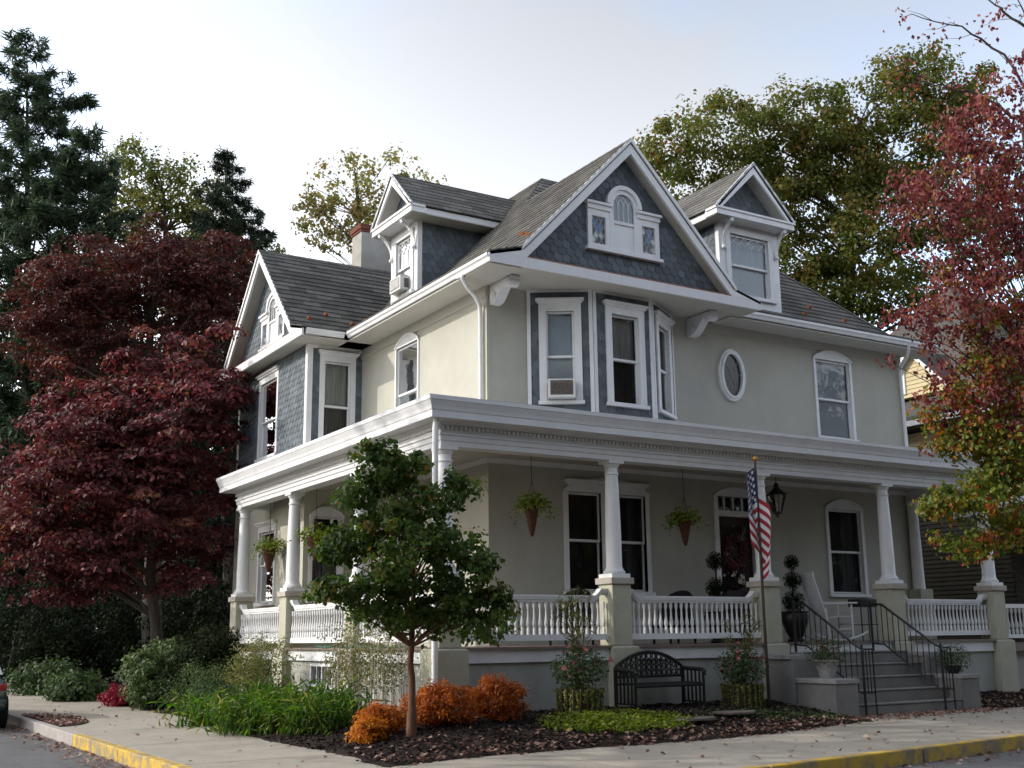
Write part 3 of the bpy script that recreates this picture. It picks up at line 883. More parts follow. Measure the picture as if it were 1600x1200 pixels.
# band board under the gable, soffit behind it
bd = MB()
bd.box(GL, GR, GY, GY + .05, 8.41, 8.60)
bd.box(GL, GL + .05, GY + .05, YW, 8.41, 8.56)
bd.build('gable_band', 'rust_streaked_white', house)
MB().box(GL + .05, GR, GY + .05, YW + .02, 8.415, 8.44).build('soffit', 'cream_soffit', house)
MB().box(GL + .1, GR - .1, GY + .005, GW + .05, 8.602, 8.625).build('flashing', 'copper_flashing', house)
def rake_piece(fn, c, sgn, hw, ztop, wid, vec):
    """Rake board with its flared foot, standing on the band board."""
    zb = 8.603
    k_ = hw - (zb + wid - ZS) / S
    mb = MB()
    mb.prism([fn(c, ztop), fn(c + sgn * hw, ZS), fn(c + sgn * hw, zb), fn(c + sgn * k_, zb), fn(c, ztop - wid)], vec)
    mb.prism([fn(c + sgn * hw, ZS), fn(c + sgn * (hw + .66), ZE + .03), fn(c + sgn * (hw + .70), zb), fn(c + sgn * hw, zb)], vec)
    mb.build('rake_board', 'white_paint', house)
for sgn in (-1, 1):
    P = [(GX, gz(GX)), (GX + sgn * 2.675, ZS), (GX + sgn * 3.375, ZE + .01)]
    rake_piece(lambda u, z: (u, GY, z), GX, sgn, 2.675, gz(GX), .30, (0, .06, 0))
    mb = MB()
    q = [(GX, GY - .035, gz(GX) + .035), (GX + sgn * 2.675, GY - .035, ZS + .035), (GX + sgn * 2.675, GY - .035, ZS - .05), (GX, GY - .035, gz(GX) - .05)]
    mb.prism(q, (0, .034, 0)); mb.build('crown_moulding', 'white_paint', house)
    mb = MB()
    mb.prism([(GX, GY + .062, gz(GX) - .24), (GX + sgn * 2.75, GY + .062, ZS - .30), (GX + sgn * 2.75, GY + .062, ZS - .33), (GX, GY + .062, gz(GX) - .28)], (0, .30, 0))
    mb.build('rake_soffit', 'cream_soffit', house)
# three-part attic window: arched centre between two square lights with coloured lattice
def lattice_panes(fr, u0, u1, z0, z1, d, parent, du=.11, dz=.16):
    """Diamond panes: each its own little glass, lead lines on top."""
    cols = ['stained_blue', 'stained_dark', 'stained_pale', 'stained_dark']
    rect = [(u0, z0), (u1, z0), (u1, z1), (u0, z1)]
    j = 0; z = z0
    ld = MB()
    while z < z1 + dz:
        u = u0 + (du / 2 if j % 2 else 0)
        while u < u1 + du:
            c = clip([(u, z - dz / 2), (u + du / 2, z), (u, z + dz / 2), (u - du / 2, z)], rect)
            if len(c) >= 3 and area2(c) > 1e-4:
                mb = MB()
                mb.add([fr.p(a, b, d) for a, b in c], [tuple(range(len(c)))])
                k = 0 if (z > z0 + .45 * (z1 - z0) and abs(u - (u0 + u1) / 2) < .35 * (u1 - u0)) and random.random() < .7 else random.choice((1, 1, 2))
                mb.build('pane', cols[k], parent)
                for a, b in zip(c, c[1:] + c[:1]):
                    ld.tube([fr.p(a[0], a[1], d + .004), fr.p(b[0], b[1], d + .004)], .008, 4)
            u += du
        z += dz / 2; j += 1
    ld.build('leading', 'white_paint', parent)
def attic_window(fr, uc, z0, k=1.0):
    cs = MB()
    def side(s):
        a0, a1 = sorted((uc + s * .36 * k, uc + s * .90 * k))
        fbox(cs, fr, a0, a0 + .10 * k, z0, z0 + .80 * k, 0, .07)
        fbox(cs, fr, a1 - .10 * k, a1, z0, z0 + .80 * k, 0, .07)
        fbox(cs, fr, a0 + .10 * k, a1 - .10 * k, z0, z0 + .08 * k, 0, .07)
        fbox(cs, fr, a0 + .10 * k, a1 - .10 * k, z0 + .66 * k, z0 + .80 * k, 0, .07)
        fbox(cs, fr, a0 - .02 * k, a1 + .02 * k, z0 + .80 * k, z0 + .90 * k, 0, .10)
        fbox(cs, fr, a0 - .05 * k, a1 + .05 * k, z0 + .90 * k, z0 + .95 * k, 0, .14)
        return a0 + .10 * k, a1 - .10 * k
    sides = [side(-1), side(1)]
    fbox(cs, fr, uc - .95 * k, uc + .95 * k, z0 - .07 * k, z0 - .002, 0, .12)
    n = 18
    rO, rI, zc = .43 * k, .26 * k, z0 + .98 * k
    for s in (-1, 1):
        a0, a1 = sorted((uc + s * rI, uc + s * .36 * k))
        fbox(cs, fr, a0, a1 - .001 if s > 0 else a1, z0, zc, 0, .075)
    for i in range(n):
        t0, t1 = math.pi * i / n, math.pi * (i + 1) / n
        fpoly(cs, fr, [(uc + rI * math.cos(t0), zc + rI * math.sin(t0)), (uc + rO * math.cos(t0), zc + rO * math.sin(t0)), (uc + rO * math.cos(t1), zc + rO * math.sin(t1)), (uc + rI * math.cos(t1), zc + rI * math.sin(t1))], 0, .085)
        fpoly(cs, fr, [(uc + (rO - .08 * k) * math.cos(t0), zc + (rO - .08 * k) * math.sin(t0)), (uc + (rO + .01) * math.cos(t0), zc + (rO + .01) * math.sin(t0)), (uc + (rO + .01) * math.cos(t1), zc + (rO + .01) * math.sin(t1)), (uc + (rO - .08 * k) * math.cos(t1), zc + (rO - .08 * k) * math.sin(t1))], .085, .12)
    o = cs.build('attic_window', 'white_paint', house)
    for a, b in sides:
        lattice_panes(fr, a, b, z0 + .08 * k, z0 + .66 * k, .025, o, .12 * k, .19 * k)
    # centre: shade below, arched upper sash with interlacing bars
    arch = [(uc - rI, z0 + .62 * k)] + [(uc + rI, z0 + .62 * k)] + [(uc + rI * math.cos(math.pi * i / 12), zc + rI * math.sin(math.pi * i / 12)) for i in range(13)]
    m1 = MB(); m1.add([fr.p(a, b, .026) for a, b in arch], [tuple(range(len(arch)))]); m1.build('window_shade', 'blind_blue', o)
    m3 = MB(); m3.add([fr.p(a, b, .040) for a, b in arch], [tuple(range(len(arch)))]); m3.build('pane', 'window_glass', o)
    m2 = MB(); fbox(m2, fr, uc - rI, uc + rI, z0, z0 + .62 * k, .022, .030); m2.build('window_shade', 'blind_white', o)
    sb = MB()
    fbox(sb, fr, uc - rI, uc + rI, z0 + .59 * k, z0 + .65 * k, .02, .064)
    fbox(sb, fr, uc - rI, uc + rI, z0, z0 + .04 * k, .021, .058)
    for s in (-.5, 0, .5):
        pts = []
        for i in range(9):
            t = i / 8
            for_s = s if s else 0
            pts.append(fr.p(uc + rI * for_s, z0 + .65 * k + t * .33 * k, .045))
        sb.tube([pts[0], pts[-1]], .010, 4)
    for c0 in (-1, -.5, 0, .5, 1):
        for sg in (-1, 1):
            pts = []
            for i in range(7):
                t = i / 6
                uu = c0 * rI + sg * rI * (1 - math.cos(t * 1.2)) * 1.1
                zz = zc - .02 + rI * math.sin(t * 1.2)
                if uu * uu + max(0, zz - zc) ** 2 < rI * rI * .98: pts.append(fr.p(uc + uu, zz, .045))
            if len(pts) > 1: sb.tube(pts, .010, 4)
    sb.build('sash', 'white_paint', o)
    return o
attic_window(GAB, 13.50, 9.19)

# scroll brackets under the gable
def scroll_bracket(x0, x1, y_wall, zt):
    mb = MB()
    prof = []
    for k in range(25):
        t = k / 24
        yy = y_wall - .80 * t
        prof.append((yy, zt - .42 + .34 * t - .07 * math.sin(t * 2 * math.pi)))
    outline = [(y_wall, zt - .02)] + [(p, q) for p, q in prof] + [(y_wall - .80, zt - .02)]
    mb.prism([(x0, p, q) for p, q in outline], (x1 - x0, 0, 0))
    for yy, zz, r in ((y_wall - .14, zt - .29, .11), (y_wall - .68, zt - .12, .10)):
        c = [(x0 - .02, yy + r * math.cos(a), zz + r * math.sin(a)) for a in [2 * math.pi * k / 16 for k in range(16)]]
        mb.prism(c, (x1 - x0 + .04, 0, 0))
        c = [(x0 - .04, yy + r * .5 * math.cos(a), zz + r * .5 * math.sin(a)) for a in [2 * math.pi * k / 12 for k in range(12)]]
        mb.prism(c, (x1 - x0 + .08, 0, 0))
    mb.build('scroll_bracket', 'weathered_white', house)
scroll_bracket(10.94, 11.14, YW, 8.415)
scroll_bracket(15.95, 16.15, YW, 8.415)

# ---- roofs: solid sheets, then courses of shingles
def roof_sheet(pts, name='roof'):
    mb = MB()
    n = (Vector(pts[1]) - Vector(pts[0])).cross(Vector(pts[2]) - Vector(pts[0])).normalized()
    if n.z < 0: n = -n
    mb.prism([Vector(p) - n * .06 for p in pts], n * .06)
    return mb.build(name, 'roof_underlay', house)
zl = lambda x: ZS + S * (x - XW)
zf = lambda y: ZS + S * (y - YW)
zw = lambda y: ZS + S * (y - WY0)
AP = (14.76, 22.475)                      # corner of the flat deck on top
WR = 27.0                                 # wing ridge
WRK = 9.08                                # wing rake plane
RXR = 23.5
xv = XW + (WR - WY0)                      # where the wing ridge dies into the main slope
roof_sheet([(XW, GY, ZS), (GX, GY, zl(GX)), (GX, YW + 2.675, zl(GX)), (XW, YW + 2.675, ZS)])
roof_sheet([(XW, 21.275, ZS), (GX, 21.275, zl(GX)), (AP[0], AP[1], zl(AP[0])), (AP[0], 24.55, zl(AP[0])), (XW, 24.55, ZS)])
roof_sheet([(XW, 24.55, ZS), (AP[0], 24.55, zl(AP[0])), (AP[0], 28.425, zl(AP[0]))])
roof_sheet([(10.185, GY, ZE), (XW, GY, ZS), (XW, 24.55, ZS), (10.185, 23.85, ZE)])
roof_sheet([(16.235, YW, ZS), (XR, YW, ZS), (18.925, AP[1], zf(AP[1])), (AP[0], AP[1], zf(AP[1])), (GX, 21.275, zf(21.275))])
roof_sheet([(16.9, 17.9, ZE), (RXR, 17.9, ZE), (XR, YW, ZS), (16.235, YW, ZS)])
roof_sheet([(GX, GY, zl(GX)), (16.235, GY, ZS), (16.235, YW, ZS), (GX, 21.275, zl(GX))])
roof_sheet([(16.235, GY, ZS), (GR, GY, ZE), (GR, 17.9, ZE), (16.235, YW, ZS)])
MB().box(GR - .03, GR, GY + .06, 17.9, 8.44, 8.565).build('fascia', 'white_paint', house)
roof_sheet([(XR, YW, ZS), (RXR, 17.9, ZE), (RXR, 29.45, ZE), (XR, 29.45, ZS)])
roof_sheet([(XR, YW, ZS), (XR, 29.45, ZS), (18.925, 29.45, zf(AP[1])), (18.925, AP[1], zf(AP[1]))])
roof_sheet([(AP[0], AP[1], zl(AP[0])), (18.925, AP[1], zl(AP[0])), (18.925, 29.45, zl(AP[0])), (AP[0], 29.45, zl(AP[0]))])
roof_sheet([(WRK, WY0, ZS), (XW, WY0, ZS), (xv, WR, zw(WR)), (WRK, WR, zw(WR))])
roof_sheet([(WRK, 23.85, ZE), (10.185, 23.85, ZE), (XW, WY0, ZS), (WRK, WY0, ZS)])
roof_sheet([(WRK, WR, zw(WR)), (AP[0], WR, zw(WR)), (AP[0], 29.45, ZS), (WRK, 29.45, ZS)])
roof_sheet([(WRK, 29.45, ZS), (AP[0], 29.45, ZS), (AP[0], 30.15, ZE), (WRK, 30.15, ZE)])
roof_sheet([(XW + 3.0, 28.0, 10.5), (XR, 28.0, 10.5), (XR, 30.1, 8.4), (XW + 3.0, 30.1, 8.4)])
kS = math.sqrt(1 + S * S)
nL, nF = (-S, 0, 1), (0, -S, 1)
CW, CE = .44, .205
# main left slope: u = y, v = distance up the slope
toL = lambda u, v: (XW + v / kS, u, ZS + S * v / kS)
vx = lambda x: (x - XW) * kS
shingle_field('roof_shingle', toL, [[(GY - .03, 0), (21.275, 0), (21.275, vx(GX)), (GY - .03, vx(GX))], [(21.275, 0), (24.55, 0), (24.55, vx(AP[0])), (AP[1], vx(AP[0])), (21.275, vx(GX))], [(24.55, 0), (28.425, vx(AP[0])), (24.55, vx(AP[0]))]], nL, CE, CW, 0, vx(AP[0]), 17, 28.5, .028, seed=21)
kf = math.hypot(.7, ZS - ZE)
toLf = lambda u, v: (10.185 + .7 * v / kf, u, ZE + (ZS - ZE) * v / kf)
shingle_field('roof_shingle', toLf, [[(GY - .03, -.03), (23.85, -.03), (24.55, kf), (GY - .03, kf)]], (-(ZS - ZE), 0, .7), CE * .9, CW, -.03, kf - .02, 17, 25, .028, seed=22)
# front slope: u = x
toF = lambda u, v: (u, YW + v / kS, ZS + S * v / kS)
vy = lambda y: (y - YW) * kS
shingle_field('roof_shingle', toF, [[(16.235, 0), (XR, 0), (18.925, vy(AP[1])), (AP[0], vy(AP[1])), (GX, vy(21.275))]], nF, CE, CW, 0, vy(AP[1]), 13, 23.5, .028, seed=23)
toFf = lambda u, v: (u, 17.9 + .7 * v / kf, ZE + (ZS - ZE) * v / kf)
shingle_field('roof_shingle', toFf, [[(16.9, -.03), (RXR, -.03), (XR, kf), (16.235, kf)]], (0, -(ZS - ZE), .7), CE * .9, CW, -.03, kf - .02, 16, 24, .028, seed=24)
# wing slope
toW = lambda u, v: (u, WY0 + v / kS, ZS + S * v / kS)
vw = lambda y: (y - WY0) * kS
shingle_field('roof_shingle', toW, [[(WRK - .03, 0), (XW, 0), (xv, vw(WR)), (WRK - .03, vw(WR))]], nF, CE, CW, 0, vw(WR), 9, 13.6, .028, seed=25)
toWf = lambda u, v: (u, 23.85 + .7 * v / kf, ZE + (ZS - ZE) * v / kf)
shingle_field('roof_shingle', toWf, [[(WRK - .03, -.03), (10.185, -.03), (XW, kf), (WRK - .03, kf)]], (0, -(ZS - ZE), .7), CE * .9, CW, -.03, kf - .02, 9, 11, .028, seed=26)
# ridge caps
rc = MB()
for k in range(16):
    a = GY - .03 + k * .27
    if a > 21.2: break
    rc.prism([(GX - .10, a, zl(GX) - .055), (GX, a, zl(GX) + .045), (GX + .10, a, zl(GX) - .055)], (0, .26, -.006), random.random())
rc.build('ridge_cap', 'roof_shingle', house); rc = MB()
for k in range(18):
    a = WRK - .03 + k * .27
    if a > xv: break
    rc.prism([(a, WR - .10, zw(WR) - .055), (a, WR, zw(WR) + .045), (a, WR + .10, zw(WR) - .055)], (.26, 0, -.006), random.random())
rc.build('ridge_cap', 'roof_shingle', house); rc = MB()
for k in range(24):
    t0, t1 = k / 21, (k + .96) / 21
    if k >= 21: break
    a, b = Vector((XR, YW, ZS)), Vector((18.925, AP[1], zf(AP[1])))
    p0, p1 = a.lerp(b, t0), a.lerp(b, t1)
    rc.prism([p0 + Vector((-.09, -.09, -.03)), p0 + Vector((0, 0, .045)), p0 + Vector((.09, .09, -.03))], p1 - p0, random.random())
rc.build('ridge_cap', 'roof_shingle', house); rc = MB()
for a0, a1 in (((AP[0], AP[1]), (18.925, AP[1])), ((AP[0], AP[1]), (AP[0], 28))):
    n = int(math.hypot(a1[0] - a0[0], a1[1] - a0[1]) / .27)
    for k in range(n):
        p0 = Vector((a0[0] + (a1[0] - a0[0]) * k / n, a0[1] + (a1[1] - a0[1]) * k / n, zl(AP[0])))
        p1 = Vector((a0[0] + (a1[0] - a0[0]) * (k + .96) / n, a0[1] + (a1[1] - a0[1]) * (k + .96) / n, zl(AP[0])))
        w = Vector((0, .1, 0)) if a0[1] == a1[1] else Vector((.1, 0, 0))
        rc.prism([p0 - w + Vector((0, 0, -.06)), p0 + Vector((0, 0, .05)), p0 + w + Vector((0, 0, -.01))], p1 - p0, random.random())
rc.build('ridge_cap', 'roof_shingle', house)
# snow guards: little copper cleats near the eaves
sg = [(toL, u, .55 + .25 * (k % 2), nL) for k, u in enumerate([17.6, 18.1, 18.9, 19.7, 20.5])] + [(toW, u, .35 + .28 * (k % 2), nF) for k, u in enumerate([9.6, 10.1, 10.7, 11.15])] + [(toLf, 19.3 + .02, .4, nL), (toF, 17.7, .3, nF), (toF, 20.4, .9, nF), (toF, 19.9, .45, nF), (toF, 21.3, .5, nF)]
for fn, u, v, nrm in sg:
    p = Vector(fn(u, v)); nn = Vector(nrm).normalized()
    up = (Vector(fn(u, v + .1)) - p).normalized(); sd = (Vector(fn(u + .1, v)) - p).normalized()
    mb = MB()
    mb.hexa([p + nn * .02 - sd * .035 - up * .02, p + nn * .02 + sd * .035 - up * .02, p + nn * .02 + sd * .035 + up * .10, p + nn * .02 - sd * .035 + up * .10, p + nn * .055 - sd * .035 - up * .02, p + nn * .055 + sd * .035 - up * .02, p + nn * .03 + sd * .035 + up * .10, p + nn * .03 - sd * .035 + up * .10])
    mb.prism([p + nn * .03 - sd * .055 - up * .03, p + nn * .03 + sd * .055 - up * .03, p + nn * .10 + sd * .03 - up * .03, p + nn * .12 - sd * .03 - up * .03], up * .012)
    mb.build('snow_guard', 'snow_guard_copper', house)

# ---- eaves: soffits, gutters, frieze boards, downspouts
MB().box(10.235, XW + .02, GY + .05, 24.5, 8.38, 8.41).build('soffit', 'cream_soffit', house)
MB().box(GR - .3, RXR, 17.95, YW + .02, 8.38, 8.41).build('soffit', 'cream_soffit', house)
MB().box(WRK + .05, XW, 23.9, WY0 + .02, 8.38, 8.41).build('soffit', 'cream_soffit', house)
fz = MB()
fz.box(XW - .035, XW - .003, YW + .0, WY0, 8.16, 8.378); fz.build('frieze_board', 'cream_soffit', house)
MB().box(16.2, XR, YW - .035, YW - .003, 8.18, 8.378).build('frieze_board', 'cream_soffit', house)
MB().box(WX, XW - .04, WY0 - .04, WY0 - .003, 8.30, 8.378).build('frieze_board', 'white_paint', house)
def gutter(path):
    """K-shaped gutter swept along a straight run: path = (start, end, outward)."""
    a, b, o_ = (Vector(q) for q in path)
    prof = [(-.10, .0), (-.10, -.12), (.01, -.125), (.03, -.07), (.065, -.045), (.065, .005), (.045, .005), (.04, -.03), (-.09, -.03)]
    mb = MB()
    mb.prism([a + o_ * p + Vector((0, 0, q)) for p, q in prof], b - a)
    return mb.build('gutter', 'white_paint', house)
gutter(((10.2, GY + .02, 8.56), (10.2, 23.80, 8.56), (-1, 0, 0)))
gutter(((16.95, 17.915, 8.56), (RXR, 17.915, 8.56), (0, -1, 0)))
gutter(((WRK + .1, 23.865, 8.56), (10.12, 23.865, 8.56), (0, -1, 0)))
def downspout(pts, rr=.042, name='downspout', mat='white_paint'):
    MB().tube(pts, rr, 10).build(name, mat, house, smooth=True)
downspout([(10.2, 18.35, 8.44), (10.2, 18.36, 8.36), (10.34, 18.42, 8.22), (10.62, 18.60, 8.12), (10.80, 18.74, 8.0), (10.82, 18.76, 7.8), (10.82, 18.76, 5.6)])
downspout([(22.35, 17.93, 8.44), (22.38, 17.95, 8.36), (22.52, 18.15, 8.2), (22.70, 18.50, 8.05), (22.72, 18.54, 7.9), (22.72, 18.54, .5)])
downspout([(8.55, 16.28, 5.12), (8.53, 16.27, 4.95), (8.53, 16.27, .45)], .05)
# thin corner bead
MB().box(XW - .02, XW + .05, YW - .012, YW + .03, 5.5, 8.37).build('corner_board', 'stucco', house)

# ---- side wing: corner boards, shingles, gable
cb = MB()
cb.box(WX - .03, WX + .10, WY0 - .035, WY0 - .003, 5.5, 8.38)
cb.box(WX - .035, WX - .003, WY0 - .003, WY0 + .10, 5.5, 8.38)
cb.build('corner_board', 'white_paint', house)
MB().box(WX - .035, WX - .003, WY1 - .12, WY1, 5.5, 8.38).build('corner_board', 'white_paint', house)
shingle_field('wall_shingle', lambda u, v: WLEFT.p(u, v, 0), [[(WY0 + .10, 5.5), (WY1 - .12, 5.5), (WY1 - .12, 8.4), (WY0 + .10, 8.4)]], (-1, 0, 0), .145, .2, 5.5, 8.4, WY0, WY1, .016, True, [H_w2], seed=31)
shingle_field('wall_shingle', lambda u, v: WFRONT.p(u, v, 0), [[(WX + .10, 5.5), (XW, 5.5), (XW, 8.3), (WX + .10, 8.3)]], (0, -1, 0), .145, .2, 5.5, 8.3, WX, XW, .012, True, [H_w1], seed=32)
WG = Frame((9.42, 0, 0), (0, 1, 0), (-1, 0, 0))
wg = MB(); fpoly(wg, WG, [(WY0 + .05, 8.45), (WY1 - .05, 8.45), (WR, zw(WR) - .15)], -.05, 0); wg.build('gable_wall', 'grey_shingle', house)
shingle_field('wall_shingle', lambda u, v: WG.p(u, v, 0), [[(WY0 + .08, 8.60), (WY1 - .08, 8.60), (WR, zw(WR) - .2)]], (-1, 0, 0), .145, .2, 8.60, 11.5, WY0, WY1, .014, True, [], seed=33)
MB().box(WRK, WRK + .05, 23.86, 30.14, 8.40, 8.60).build('gable_band', 'white_paint', house)
MB().box(WRK + .05, WX + .02, 23.9, 30.1, 8.405, 8.43).build('soffit', 'cream_soffit', house)
MB().box(WRK + .01, 9.40, 24.0, 30.0, 8.602, 8.62).build('flashing', 'copper_flashing', house)
for sgn in (-1, 1):
    hw = WR - WY0
    P = [(WR, zw(WR)), (WR + sgn * hw, ZS), (WR + sgn * (hw + .7), ZE + .01)]
    rake_piece(lambda u, z: (WRK, u, z), WR, sgn, hw, zw(WR), .28, (.06, 0, 0))
    mb = MB()
    mb.prism([(WRK - .035, WR, zw(WR) + .035), (WRK - .035, WR + sgn * hw, ZS + .035), (WRK - .035, WR + sgn * hw, ZS - .05), (WRK - .035, WR, zw(WR) - .05)], (.034, 0, 0)); mb.build('crown_moulding', 'white_paint', house)
    mb = MB(); mb.prism([(WRK + .062, WR, zw(WR) - .24), (WRK + .062, WR + sgn * (hw + .05), ZS - .28), (WRK + .062, WR + sgn * (hw + .05), ZS - .31), (WRK + .062, WR, zw(WR) - .28)], (.36, 0, 0)); mb.build('rake_soffit', 'cream_soffit', house)
attic_window(WG, 26.6, 8.85, .92)

# ---- dormers
def dormer(fr, uc, zr, hw, d_rake, z_band, d_wall, wl, wr, z_bot, win, blind_hi, blind_lo, diamonds, seed):
    """fr: frame whose d grows outwards from the main wall plane; d values negative = further in."""
    slope = (zr - (z_band + .19)) / hw
    back = 5.0
    # cheek walls and face
    fc = MB(); fbox(fc, fr, wl, wr, z_bot, z_band + .05, d_wall - .04, d_wall - .03)
    w0, w1, wz0, wz1 = win
    f1 = wall('dormer_face', fr, wl, wr, z_bot, z_band + .02, [win], 'white_paint', depth=.2, d=d_wall)
    for u in (wl, wr):
        mb = MB(); mb.quad(fr.p(u, z_bot - .6, d_wall), fr.p(u, z_band + .02, d_wall), fr.p(u, z_band + .02, d_wall - back), fr.p(u, z_bot - .6, d_wall - back))
        mb.build('dormer_cheek', 'grey_shingle', house)
        s = -1 if u == wl else 1
        tb = MB(); fbox(tb, fr, u - .03 if s < 0 else u + .002, u - .002 if s < 0 else u + .03, z_bot, z_band, d_wall - .12, d_wall)
        tb.build('corner_board', 'white_paint', house)
        near = fr.p(u, 0, 0)
        nrm = fr.a * s
        shingle_field('wall_shingle', lambda a, v, u=u: fr.p(u, v, d_wall - a), [[(.12, z_bot - .5), (4, z_bot - .5), (4, z_band), (.12, z_band)]], nrm, .145, .2, z_bot - .5, z_band, .1, 4, .012, True, [], seed=seed + int(u))
    # roof
    for s in (-1, 1):
        a = [fr.p(uc, zr, d_rake), fr.p(uc + s * hw, z_band + .19, d_rake), fr.p(uc + s * hw, z_band + .19, d_rake - back), fr.p(uc, zr, d_rake - back)]
        roof_sheet(a, 'dormer_roof')
        kk = math.hypot(hw, zr - z_band - .19)
        nn = fr.a * (s * (zr - z_band - .19)) + Vector((0, 0, hw))
        shingle_field('roof_shingle', lambda u, v, s=s: fr.p(uc + s * hw * (1 - v / kk), z_band + .19 + (zr - z_band - .19) * v / kk, d_rake + .03 - u), [[(0, -.04), (back, -.04), (back, kk), (0, kk)]], nn, CE * .9, CW, -.04, kk, 0, back, .018, seed=seed + 7 + s)
        # eave fascia along the sides
        mb = MB(); e0, e1 = (uc + s * (hw - .03), uc + s * (hw - .07)); lo, hi = min(e0, e1), max(e0, e1)
        fbox(mb, fr, lo, hi, z_band, z_band + .15, d_rake - back, d_rake - .06); mb.build('fascia', 'white_paint', house)
        mb = MB(); a0, a1 = sorted((uc + s * hw, wl if s < 0 else wr)); fbox(mb, fr, a0 + .002, a1 - .002, z_band - .02, z_band + .005, d_rake - back, d_rake - .06); mb.build('soffit', 'cream_soffit', house)
        # rake boards
        mb = MB()
        mb.prism([fr.p(uc, zr + .01, d_rake), fr.p(uc + s * (hw + .03), z_band + .19, d_rake), fr.p(uc + s * (hw - .16), z_band + .19, d_rake), fr.p(uc, zr - .26, d_rake)], -fr.n * .05); mb.build('rake_board', 'white_paint', house)
        mb = MB()
        mb.prism([fr.p(uc, zr + .04, d_rake + .03), fr.p(uc + s * (hw + .05), z_band + .20, d_rake + .03), fr.p(uc + s * (hw + .05), z_band + .14, d_rake + .03), fr.p(uc, zr - .03, d_rake + .03)], -fr.n * .028); mb.build('crown_moulding', 'white_paint', house)
        mb = MB()
        mb.prism([fr.p(uc, zr - .20, d_rake - .052), fr.p(uc + s * (hw - .12), z_band + .19, d_rake - .052), fr.p(uc + s * (hw - .15), z_band + .19, d_rake - .052), fr.p(uc, zr - .24, d_rake - .052)], -fr.n * .33); mb.build('rake_soffit', 'cream_soffit', house)
    # band (pediment base) and tympanum
    mb = MB(); fbox(mb, fr, uc - hw - .02, uc + hw + .02, z_band, z_band + .13, d_wall, d_rake); fbox(mb, fr, uc - hw - .05, uc + hw + .05, z_band + .13, z_band + .18, d_wall + .05, d_rake + .03)
    mb.build('dormer_band', 'white_paint', house)
    TY = Frame(fr.p(0, 0, d_wall + .03), fr.a, fr.n)
    mb = MB(); fpoly(mb, TY, [(uc - hw + .1, z_band + .16), (uc + hw - .1, z_band + .16), (uc, zr - .15)], -.04, 0); mb.build('gable_wall', 'grey_shingle', house)
    shingle_field('wall_shingle', lambda u, v: TY.p(u, v, 0), [[(uc - hw + .12, z_band + .182), (uc + hw - .12, z_band + .182), (uc, zr - .2)]], fr.n, .145, .2, z_band + .182, zr, uc - hw, uc + hw, .012, True, [], seed=seed + 3)
    # brackets
    for u in (wl + .07, wr - .07):
        pts = [fr.p(u, z_band - .03 - .55 * (t ** 1.6), d_wall + (d_rake - d_wall - .06) * (1 - t) ** 1.7 + .05) for t in [k / 8 for k in range(9)]]
        mb = MB()
        for p0, p1 in zip(pts, pts[1:]):
            w = fr.a * .045
            p0, p1 = Vector(p0), Vector(p1)
            dn = Vector((0, 0, -.07)) - fr.n * .02
            mb.hexa([p0 - w, p0 + w, p1 + w, p1 - w, p0 - w + dn, p0 + w + dn, p1 + w + dn, p1 - w + dn])
        mb.sphere(fr.p(u, z_band - .63, d_wall + .05), .055, 10, 6)
        mb.build('bracket', 'white_paint', house, smooth=True)
    # casing + sashes
    cs = MB()
    for a, b in ((w0 - .12, w0 + .004), (w1 - .004, w1 + .12)): fbox(cs, fr, a, b, wz0 - .02, wz1, d_wall - .08, d_wall + .035)
    fbox(cs, fr, w0 - .12, w1 + .12, wz1, wz1 + .14, d_wall - .08, d_wall + .04)
    fbox(cs, fr, w0 - .15, w1 + .15, wz0 - .10, wz0 - .022, d_wall - .06, d_wall + .08)
    o = cs.build('window', 'white_paint', house)
    zm = wz0 + (wz1 - wz0) * .48
    for i, (a, b, dd) in enumerate(((wz0 - .01, zm + .02, -.10), (zm - .02, wz1, -.06))):
        sm = MB()
        fbox(sm, fr, w0 + .006, w0 + .05, a, b, d_wall + dd, d_wall + dd + .035)
        fbox(sm, fr, w1 - .05, w1 - .006, a, b, d_wall + dd, d_wall + dd + .035)
        fbox(sm, fr, w0 + .05, w1 - .05, a, a + .05, d_wall + dd, d_wall + dd + .035)
        fbox(sm, fr, w0 + .05, w1 - .05, b - .05, b, d_wall + dd, d_wall + dd + .035)
        if i == 1:
            n = 5 if diamonds == 'row' else 3
            du = (w1 - w0 - .10) / n
            q = d_wall + dd + .022
            if diamonds == 'row':
                zt, zb = b - .05, b - .05 - du * 1.0
                for k in range(n):
                    c = w0 + .05 + du * k
                    sm.tube([fr.p(c, zt, q), fr.p(c + du, zb, q)], .012, 4)
                    sm.tube([fr.p(c + du, zt, q), fr.p(c, zb, q)], .012, 4)
            else:
                for k in range(n + 1):
                    c = w0 + .05 + du * k
                    sm.tube([fr.p(c, a + .05, q), fr.p(c, b - .05 - du * 1.3, q), fr.p(c + (du if k < n else 0) * .5, b - .05 - du * .6, q), fr.p(c + (du if k < n else 0), b - .05, q)], .012, 4)
                    if k > 0: sm.tube([fr.p(c, b - .05 - du * 1.3, q), fr.p(c - du * .5, b - .05 - du * .6, q), fr.p(c - du, b - .05, q)], .012, 4)
        sm.build('sash', 'white_paint', o)
        pm = MB(); pm.quad(fr.p(w0 + .05, a + .05, d_wall + dd + .015), fr.p(w1 - .05, a + .05, d_wall + dd + .015), fr.p(w1 - .05, b - .05, d_wall + dd + .015), fr.p(w0 + .05, b - .05, d_wall + dd + .015)); pm.build('pane', 'window_glass', o)
        cloth = blind_lo if i == 0 else blind_hi
        bm = MB()
